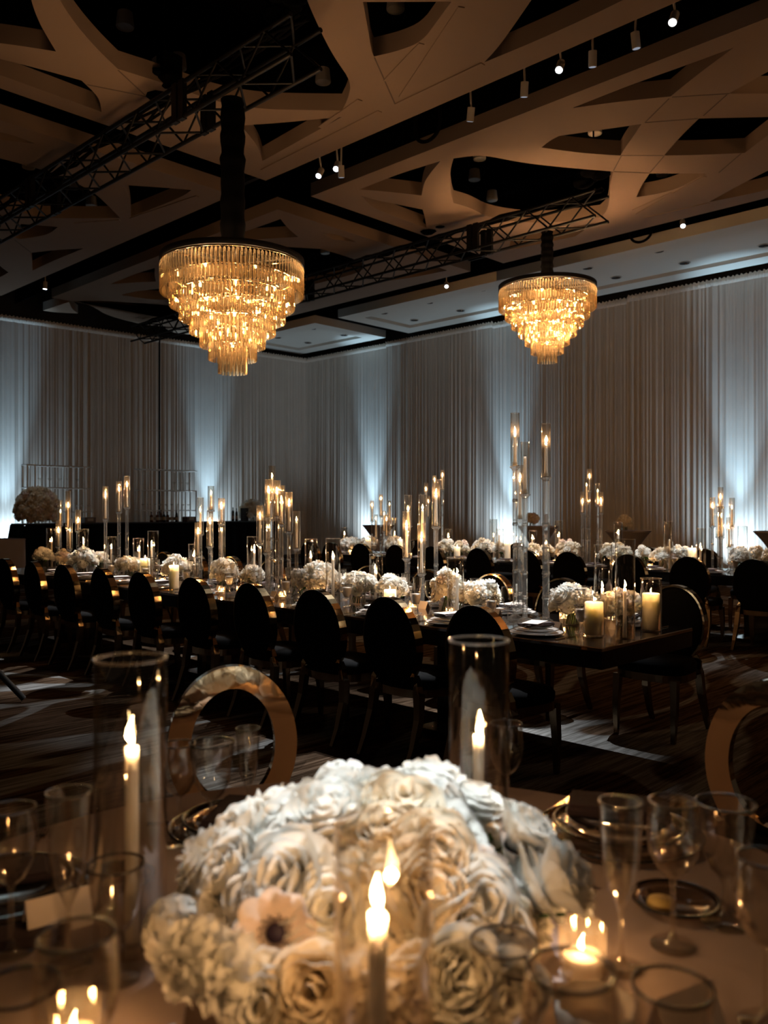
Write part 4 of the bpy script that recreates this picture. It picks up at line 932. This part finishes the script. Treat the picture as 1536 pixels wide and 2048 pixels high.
for i in range(3): shelf_glass(xb + wb * (.62 + .12 * i), sY - .05, zb_[1] + .016, 'stemmed coupe glass, %s on the middle board of the right rack' % place_word(i, 3), 'coupes on the right rack', sc=1.4)
for i in range(18): shelf_glass(xb + wb * (.07 + .05 * i), sY + (.06 if i % 2 else -.08), zb_[2] + .016, 'stemmed glass, %s in the bottom row of the right rack' % place_word(i, 18), 'glasses on the right rack bottom')
def bottle_mesh(kind):
    mb = MB(); P = {'wine': [(.001, 0), (.038, .003), (.038, .19), (.030, .225), (.014, .25), (.0135, .31), (.015, .312), (.015, .32), (.001, .322)], 'spirit': [(.001, 0), (.045, .003), (.045, .16), (.035, .185), (.014, .20), (.013, .25), (.017, .252), (.017, .275), (.001, .277)]}[kind]
    mb.lathe(P, 16); lb = MB(); r = P[1][0] + .0006; lb.lathe([(r, .05), (r, .13)], 16); return mb, lb
bl = 0
BOT = {}
for kd in ('wine', 'spirit'):
    for mt in ('bottle_dark', 'bottle_amber', 'glass'):
        a, b_ = bottle_mesh(kd); BOT[kd, mt] = (a.mesh('glass_body', M[mt]), b_.mesh('label', M['bottle_label']))
bp_ = [(303, 'spirit', 'bottle_amber'), (309, 'spirit', 'glass'), (315, 'spirit', 'bottle_amber'), (322, 'wine', 'bottle_amber'), (328, 'spirit', 'bottle_dark'), (335, 'spirit', 'bottle_amber'), (341, 'spirit', 'glass'), (347, 'spirit', 'glass'), (353, 'wine', 'bottle_dark')]
for i, (px, kd, mt) in enumerate(bp_):
    yb = BYF + .30 + .12 * (i % 2); x, _ = ony(px, yb); t = thing('liquor_bottle', '%s bottle, %s in the row below the right rack' % ({'bottle_amber': 'amber', 'bottle_dark': 'dark', 'glass': 'clear'}[mt], place_word(i, len(bp_))), 'bottle', (x, yb, BZT), random.uniform(2.4, 3.6), 'bottles on the bar'); link('glass_body', BOT[kd, mt][0], t); link('label', BOT[kd, mt][1], t)
for i, px in enumerate((466, 473)):
    x, _ = ony(px, BYF + .3); t = thing('wine_bottle', 'tall dark wine bottle, %s of two beside the black menu board' % ('left' if i == 0 else 'right'), 'bottle', (x, BYF + .3, BZT), 3, 'wine bottles by the menu board'); t.scale = (1, 1, 1.25 - .1 * i); link('glass_body', BOT['wine', 'bottle_dark'][0], t); link('label', BOT['wine', 'bottle_dark'][1], t)
for px, lb in ((176, 'dark wooden box with a pale card, under the left rack'), (378, 'dark tilted box on the bar right of the bottles')):
    x, _ = ony(px, BYF + .25); t = thing('garnish_box', lb, 'box', (x, BYF + .25, BZT), .1, 'boxes on the bar')
    mb = MB(); mb.box((0, 0, .07), (.30, .22, .14), None, .01); mb.build('body', 'wood_box', t); mb = MB(); mb.box((0, -.112, .08), (.16, .004, .07)); mb.build('card', 'bottle_label', t)
x, _ = ony(489, BYF + .25); t = thing('menu_board', 'black drinks menu board with faint white lines on the bar', 'sign', (x, BYF + .25, BZT))
mb = MB(); mb.box((0, 0, .19), (.26, .03, .37), None, .006); mb.box((0, .06, .01), (.2, .12, .02)); mb.build('panel', 'black_paint', t)
mb = MB(); [mb.box((0, -.017, .31 - .05 * i), (.16 - .03 * (i % 3), .002, .008)) for i in range(5)]; mb.build('faint_lettering', 'grey_metal', t)
# flower arrangements of the bar
x, Zb = ony(72, BYF + .1)
arrangement((x, BYF + .05, BZT), 1.02, .92, 'big round cream flower arrangement at the left end of the bar', None, 90, 77, [PUF[2], PUF[4], STK[2], PUF[2]], True, .10, 14, .16)
x, _ = ony(505, BYF + .45)
arrangement((x, BYF + .45, BZT), .86, .66, 'airy pale green flower arrangement at the right end of the bar', None, 50, 78, [STK[2], STK[0], PUF[2]], True, .085, 22, .14)
# cloth covered side table at the left frame edge
x, Zb = ony(10, 18.0); zt = hgt(1077, Zb)
t = thing('side_table', 'side table under a grey floor-length cloth at the left frame edge', 'table', (x - .5, 18.0, 0))
mb = MB(); mb.box((0, 0, zt - .015), (1.55, .75, .03), None, .008); mb.build('top', 'grey_linen', t)
mb = MB(); nn = 160
pr = [(-.76, -.36), (.76, -.36), (.76, .36), (-.76, .36)]
def skirt(s, v):
    k = s * 4; i = min(3, int(k)); f = k - i; a, b_ = Vector(pr[i]), Vector(pr[(i + 1) % 4]); p = a.lerp(b_, f); nrm = Vector(((b_ - a).y, -(b_ - a).x)).normalized(); wv = .012 + .03 * (1 - v) * (.5 + .5 * math.sin(s * 150)); p = p + nrm * wv; return (p.x, p.y, .01 + (zt - .03) * v)
mb.grid(skirt, 160, 4); mb.build('cloth', 'grey_linen', t)
# cocktail tables with stretched covers
def cocktail(px, X, label, r=.40, top=1.07):
    y, Z = onx(px, X); t = thing('cocktail_table', label, 'table', (X, y, 0), 0, 'cocktail tables by the drapes')
    mb = MB(); mb.cyl(r, top - .03, top, 40); mb.build('top', 'grey_linen', t)
    def fn(s, v):
        a = 2 * PI * s; q = abs(v - .45) / .55 if v > .45 else (.45 - v) / .45; rr = .10 + (r - .095) * (q ** 1.5) * (1 if v > .45 else .75); rr *= 1 + .05 * math.sin(a * 4) ; rr += .008 * math.sin(a * 22) * (1 - abs(v - .45)); return (rr * math.cos(a), rr * math.sin(a), .01 + (top - .012) * v)
    mb = MB(); mb.grid(fn, 72, 14); mb.build('stretch_cover', 'grey_linen', t)
    mb = MB(); mb.cyl(.035, .03, top - .05, 12); mb.build('post', 'grey_metal', t); return (X, y, top)
c1 = cocktail(757, 16.0, 'grey covered cocktail table before the leftmost blue glow of the right wall', .42, hgt(1050, onx(757, 16.0)[1]))
ch = lambda px, X, py=1061: hgt(py, onx(px, X)[1])
c2 = cocktail(1076, 15.5, 'grey covered cocktail table behind the tallest candlesticks', .42, ch(1076, 15.5, 1052))
c3 = cocktail(1256, 15.3, 'grey covered cocktail table with a small vase before the brown drape', .42, ch(1256, 15.3))
c4_ = cocktail(1560, 17.0, 'grey covered cocktail table cut off by the right frame edge', .46, ch(1540, 17.0, 1062))
for c_, lb, px in ((c2, 'small cream posy on the cocktail table behind the tallest candlesticks', 1064), (c3, 'small cream posy with an anemone on the cocktail table before the brown drape', 1249)):
    y, _ = onx(px, c_[0]); a = arrangement((c_[0], y, c_[2]), .32, .30, lb, None, 18, int(px), [PUF[2], STK[2], PUF[4]], True, .055, 4, .10)
# dark stand leg at the left edge
p, q = atz(-95, 1290, 6.5), at(48, 1404, 0.0)
t = thing('floor_stand', 'black metal stand with a slanting leg at the left frame edge', 'stand', (p.x, p.y, 0)); o = Vector((p.x, p.y, 0))
mb = MB(); mb.tube([(0, 0, .02), (0, 0, 1.0)], .018, 8); mb.build('pole', 'black_paint', t)
for i, an_ in enumerate((0, 150, 215)):
    d = (Vector((q.x, q.y, 0)) - o); d.rotate(Matrix.Rotation(math.radians(an_), 3, 'Z')); mb = MB(); mb.tube([(0, 0, .62), (d.x, d.y, .024)], .024, 8); mb.build('leg', 'black_paint', t)
# ================================================================== FOREGROUND ROUND TABLE
RC, RR = Vector((.95, .97, 0)), .99
t = thing('round_table', 'round table in the foreground under a pale cloth', 'table', RC)
mb = MB(); mb.cyl(RR - .015, TBL - .03, TBL - .004, 72); mb.build('tabletop', 'wood_box', t)
mb = MB(); mb.cyl(.05, .04, TBL - .03, 16); mb.cyl(.32, 0, .04, 24); mb.build('pedestal', 'black_paint', t)
mb = MB(); mb.lathe([(.001, TBL), (RR * .5, TBL), (RR - .02, TBL), (RR - .004, TBL - .003), (RR, TBL - .012)], 96)
def cl(s, v):
    a = 2 * PI * s; r = RR + .004 + (1 - v) * (.05 + .045 * math.sin(a * 17 + .6 * math.sin(a * 5))); return (r * math.cos(a), r * math.sin(a), .015 + (TBL - .027) * v)
cl_ = thing('tablecloth', 'pale cloth draped over the foreground round table', 'tablecloth', RC)
mb.build('top_cloth', 'linen', cl_); mb = MB(); mb.grid(cl, 192, 6); mb.build('skirt', 'linen', cl_)
# open gold chairs at it
RG = ring_mesh(.215, .262, .075, .040, .71, .09, 'open_ring_back', 'gold_mirror', 64, .10)
OC = [('seat', CH[0][1]), ('seat_rail', CH[1][1]), ('open_ring_back', RG)] + [(n_, m_) for n_, m_ in [(c_[0], c_[1]) for c_ in CH[4:10]]]
def ochair(x, y, label, tgt=RC, turn=0.0):
    d = Vector((tgt.x - x, tgt.y - y)); t = thing('ring_back_chair', label, 'chair', (x, y, 0), math.atan2(d.y, d.x) - PI / 2 + turn, 'gold ring back chairs at the foreground table'); kids(t, OC)
p = atz(466, 1333, 2.86); ochair(p.x, p.y, 'gold open ring-back chair behind the foreground table, left of the flowers')
p = atz(1552, 1360, 2.62); ochair(p.x, p.y, 'gold open ring-back chair at the right frame edge')
# hurricanes and tapers
def fh(px, py, Z, r, ctop, cpx, label, clabel, fs=1.0, rod=.0118, power=.6):
    p = atz(px, py, Z); hurricane((p.x, p.y, TBL), r, p.z - TBL, label, 'glass cylinders on the foreground table')
    q = atz(cpx, ctop, Z); candle((q.x, q.y, TBL + .009), q.z - TBL - .009, clabel, 'tapers on the foreground table', True, rod, .92, 'wax', power, fs)
fh(261, 1318, 1.437, .060, 1490, 264, 'tall clear glass cylinder around a lit taper at lower left', 'lit ivory taper in the left foreground glass cylinder', 1.0)
fh(958, 1275, 1.70, .060, 1470, 957, 'tall clear glass cylinder around a lit taper right of the flowers', 'lit ivory taper in the glass cylinder behind the foreground flowers', 1.05)
fh(768, 1655, .97, .057, 1818, 755, 'clear glass cylinder in front of the foreground flowers', 'lit ivory taper nearest the camera, before the flowers', 1.0, power=1.5)
# the big centrepiece
cz = at(745, 1945, TBL); cz = Vector((CT * 1.40 + ST * -.022, ST * 1.40 - CT * -.022, TBL))
t = thing('flower_centrepiece', 'large dome of white roses, ranunculus and anemones on the foreground table', 'flowers', cz, TH - PI / 2)
mb = MB(); mb.lathe([(.001, .004), (.11, .004), (.13, .09), (.126, .09), (.106, .010), (.001, .010)], 32); mb.build('glass_bowl', 'glass', t)
mb = MB(); rr = random.Random(2); [mb.ball((rr.uniform(-.13, .13), rr.uniform(-.10, .10), .10 + rr.uniform(0, .06)), .06, 8, 5) for _ in range(22)]; mb.build('foliage_base', 'leaf_green', t)
FR = [rose_mesh(21, 'petal_white', 7, .30, 8, 7), rose_mesh(22, 'petal_cream', 7, .22, 8, 7), rose_mesh(23, 'petal_cream', 6, .42, 8, 7), rose_mesh(24, 'petal_white', 8, .10, 8, 6), rose_mesh(25, 'petal_white', 5, .5, 8, 7)]
FS = [stock_mesh(31, 'petal_white', 44), puff_mesh(32, 60, 'petal_white', .13, 5, 5), puff_mesh(33, 52, 'petal_cream', .13, 5, 5)]
# local axes: x to the right in the picture, y away from the camera
def bl_(x, y, z, me, s, d, spin):
    o = link('bloom', me, t, (x, y, z)); o.scale = (s, s, s); orient(o, d, spin); return o
RX, RY, RZ = .245, .215, .148
R_ = random.Random(12); ga = PI * (3 - math.sqrt(5)); nb = 74
fixed = [(-.128, -.215, .150), (.225, .0, .175)]
for i in range(nb):
    zz = 1 - 1.28 * (i + .5) / nb; r = math.sqrt(max(0, 1 - zz * zz)); d = Vector((r * math.cos(ga * i + .7), r * math.sin(ga * i + .7), zz))
    j = R_.uniform(.86, 1.03); q = Vector((d.x * RX * j, d.y * RY * j, .105 + RZ * d.z * j * (1.0 if d.z > 0 else .25)))
    if any((q - Vector(f_)).length < .065 for f_ in fixed): continue
    me = R_.choice(FR[:3] + FR[:1] + FR[4:5] + FR[4:5] + FS + FS[:1] + FR[3:4]); s = R_.uniform(.050, .066) * (.9 if me in FS else 1)
    bl_(q.x, q.y, q.z, me, s, d + Vector((R_.uniform(-.25, .25), R_.uniform(-.35, .05), .15)), R_.uniform(0, 6))
for f_, d in ((fixed[0], (-.05, -1, .35)), (fixed[1], (.9, -.35, .6)), ((.16, -.14, .175), (.6, -.6, .6))):
    o = link('anemone', ANE[0], t, f_); s = .058; o.scale = (s, s, s); orient(o, d, R_.uniform(0, 6)); o['label'] = 'white anemone bloom with a dark purple centre'; link('dark_centre', ANE[1], o); link('stamens', ANE[2], o)
for (x, y, z, d) in ((.245, -.01, .205, (.7, 0, .8)), (.285, -.10, .168, (.95, -.2, .55)), (.25, -.07, .15, (.9, -.1, .5)), (-.300, -.08, .085, (-.9, -.2, .3)), (-.262, .02, .15, (-.8, 0, .6)), (.105, .10, .245, (.2, .3, 1)), (-.05, .10, .243, (-.1, .3, 1)), (.17, .05, .225, (.3, 0, 1)), (-.15, .06, .215, (-.4, 0, .9)), (.25, .05, .10, (1, 0, .2))):
    me = R_.choice([FS[0], FR[0], FR[4], FS[0]]); bl_(x, y, z, me, R_.uniform(.048, .060), d, R_.uniform(0, 6))
for (px, py) in ((470, 1955), (545, 2010), (640, 1975), (705, 2035), (770, 1975), (850, 2000), (925, 1950), (960, 2035), (600, 2060), (400, 1930), (1010, 1985), (860, 2070)):
    x, z = (px - 745) / F_PX * 1.13, .74 - (py - CY) / F_PX * 1.13; bl_(x, -.262, max(.06, z), R_.choice(FR[:3] + FR[2:5] + FS), R_.uniform(.050, .060), (x * 1.2, -1, .35 + R_.uniform(-.2, .3)), R_.uniform(0, 6))
for i in range(46):
    a = R_.uniform(0, 6.28); e = R_.uniform(-.1, 1.1); d = Vector((math.cos(a) * math.cos(e), math.sin(a) * math.cos(e), math.sin(e)))
    q = Vector((d.x * RX, d.y * RY, .105 + RZ * d.z)) * .97; o = link('leaf', R_.choice(LEA), t, q); s = R_.uniform(.05, .085); o.scale = (s, s, s); orient(o, d + Vector((R_.uniform(-.6, .6), R_.uniform(-.6, .6), 0)), R_.uniform(0, 6))
for (x, y, z, dx, dz) in ((.245, -.01, .20, -.15, -.12), (.295, -.12, .13, -.2, -.05), (-.30, -.08, .085, .2, .0), (.225, .0, .165, -.15, -.08)):
    mb = MB(); mb.tube([(x + dx, y + .05, z + dz), (x + dx * .4, y + .02, z + dz * .3), (x, y, z)], .0032, 6); mb.build('stem', 'stem_green', t)
# stemware around it: (kind, pixel x of the rim centre, depth, scale, label)
def fg(kind, px, Z, sc, label, water=False):
    a, b_ = ray(px); stemware(kind, (a * Z, b_ * Z, TBL), label, 'stemware on the foreground table', sc, water)
FGS = [('flute', 137, 1.38, 1.10, 'champagne flute left of the left foreground candle'), ('wine', 22, 1.42, 1.0, 'wine glass at the left frame edge'), ('goblet', 232, 1.34, 1.05, 'water goblet in front of the left foreground candle'), ('wine', 152, .96, 1.08, 'large wine glass rim near the lower left corner'), ('goblet', 38, .98, 1.1, 'goblet in the lower left corner'),
       ('goblet', 424, 1.93, 1.22, 'goblet in front of the left ring-back chair'), ('flute', 496, 2.02, .86, 'flute beside the goblet before the left ring-back chair'), ('wine', 358, 1.88, .92, 'wine glass right of the left foreground cylinder'),
       ('wine', 1012, 2.02, .96, 'wine glass just behind the right foreground cylinder'), ('goblet', 1008, 1.10, 1.05, 'goblet between the flowers and the glowing votive'), ('flute', 1242, 1.37, 1.05, 'champagne flute left of the bread plate at lower right'), ('wine', 1346, 1.44, 1.02, 'wine glass over the butter plate at lower right'), ('goblet', 1452, 1.52, 1.25, 'goblet right of the butter plate'), ('wine', 1140, .86, 1.14, 'wine glass rim in front of the glowing votive'), ('goblet', 1345, .98, 1.1, 'goblet at the bottom edge right of the votive'), ('wine', 1530, 1.22, 1.0, 'wine glass at the lower right frame edge')]
for k_, px, Z, sc, lb in FGS: fg(k_, px, Z, sc, 'dark rimmed ' + lb)
# place settings
p = at(1236, 1672, TBL)
plate(p, .185, 'charger plate with dark rim at the right of the foreground table', 'foreground plates'); plate(p + Vector((0, 0, .0175)), .145, 'dinner plate on the right foreground charger', 'foreground plates'); plate(p + Vector((0, 0, .035)), .115, 'salad plate on top of the right foreground stack', 'foreground plates')
o = link('napkin', NAP, None, p + Vector((0, .0, .053)), .5); o.scale = (1.1, 1.1, 1.6); tag(o, 'dark folded napkin on the right foreground plates', 'napkin')
p = at(1350, 1812, TBL); plate(p, .080, 'bread plate with dark rim and butter at lower right', 'foreground plates', 'bread_plate')
mb = MB(); mb.lathe([(.001, 0), (.024, 0), (.026, .004), (.024, .012), (.001, .014)], 20); o = mb.build('butter_pat', 'butter'); o.location = p + Vector((-.03, .012, .0065)); tag(o, 'round yellow butter pat on the bread plate at lower right', 'butter')
p = at(8, 1792, TBL); plate(p, .165, 'charger plate with dark rim at the left frame edge', 'foreground plates'); plate(p + Vector((0, 0, .0175)), .125, 'dinner plate on the left foreground charger', 'foreground plates')
o = link('napkin', NAP, None, p + Vector((0, 0, .036)), 1.2); tag(o, 'dark folded napkin on the left foreground plates', 'napkin')
p = at(232, 1768, TBL); plate(p, .075, 'bread plate with dark rim left of the left foreground candle', 'foreground plates', 'bread_plate')
p = at(470, 1660, TBL); plate(p, .15, 'charger plate behind the goblets at the left ring-back chair', 'foreground plates'); plate(p + Vector((0, 0, .0175)), .12, 'dinner plate behind the goblets at the left ring-back chair', 'foreground plates')
o = link('napkin', NAP, None, p + Vector((0, 0, .036)), 2.2); tag(o, 'dark folded napkin on the plates before the left ring-back chair', 'napkin')
for a_, b_, lb in (((1062, 1652), (1146, 1596), 'upper gold knife left of the right foreground charger'), ((1078, 1660), (1166, 1604), 'lower gold knife left of the right foreground charger')):
    p, q = at(*a_, TBL), at(*b_, TBL); d = (q - p); o = cutlery('knife', (p + q) / 2, math.atan2(d.y, d.x) - PI / 2, lb, 'gold knives on the foreground table'); o.scale = (1.1, d.length / .215, 1)
p = at(388, 1650, TBL); o = cutlery('fork', p, .9, 'gold fork gleaming before the left ring-back chair', 'gold forks on the foreground table')
p = at(70, 1700, TBL); o = cutlery('fork', p, -.6, 'gold fork beside the left frame edge plate', 'gold forks on the foreground table')
# cards
def card(px, py, w_, h, rz, mat, label):
    p = at(px, py, TBL); o = link('place_card', tent_mesh(w_, h, mat), None, p, rz); tag(o, label, 'place card', 'place cards on the foreground table')
card(128, 1850, .13, .06, TH - PI / 2 + .62, 'paper', 'cream tent place card left of the flowers, beside the dark napkin')
card(1102, 1765, .12, .055, TH - PI / 2 - .35, 'paper', 'cream tent place card between the flowers and the right plates')
card(470, 2120, .135, .075, TH - PI / 2 - .12, 'card_shaded', 'shadowed tent card at the bottom edge under the anemone')
card(1370, 2085, .11, .075, TH - PI / 2 + .5, 'paper', 'tent place card at the bottom edge right of the votive')
p = at(62, 1880, TBL); o = link('napkin', NAP, None, p, 1.0); o.scale = (.7, .6, 1); tag(o, 'dark napkin corner beside the cream card at lower left', 'napkin')
# votives
p = at(1165, 1950, TBL)
votive(p, 'bright ribbed glass votive right of the foreground flowers', 'votives on the foreground table', 1.4, 1.18)
p = at(150, 2110, TBL); votive(p, 'glowing ribbed votive at the bottom left edge', 'votives on the foreground table', 1.4, 1.1)
p = at(1190, 2075, TBL)
t = thing('candle_dish', 'white scalloped candle dish under the votive at the bottom edge', 'candle dish', p)
mb = MB(); n = 40; vs = [((rr_ + .003 * math.cos(12 * 2 * PI * k / n) * (z > .02)) * math.cos(2 * PI * k / n), (rr_ + .003 * math.cos(12 * 2 * PI * k / n) * (z > .02)) * math.sin(2 * PI * k / n), z) for rr_, z in ((.048, .001), (.055, .02), (.058, .05), (.053, .05), (.05, .012)) for k in range(n)]
mb.add(vs, [(i * n + k, i * n + (k + 1) % n, (i + 1) * n + (k + 1) % n, (i + 1) * n + k) for i in range(4) for k in range(n)], True); mb.cap(.05, .012, n); mb.build('dish', 'wax_white', t)
# pin spots over the foreground flowers
track_head(CX + 40, -420, 2.3, 'spotlight above the foreground flowers, over the frame', 1, tuple(cz + Vector((.06, .04, .2))), 11, power=3.2)
track_head(1500, -100, 8.80, 'spotlight in the upper right slot just over the frame, aimed at mid table', 1, (4.6, 5.6, .9), 22, power=9.0)
track_head(1450, -60, 8.80, 'spotlight in the upper right slot at the frame top, aimed at the table end', 1, (4.7, 4.0, .9), 18, power=7.0)
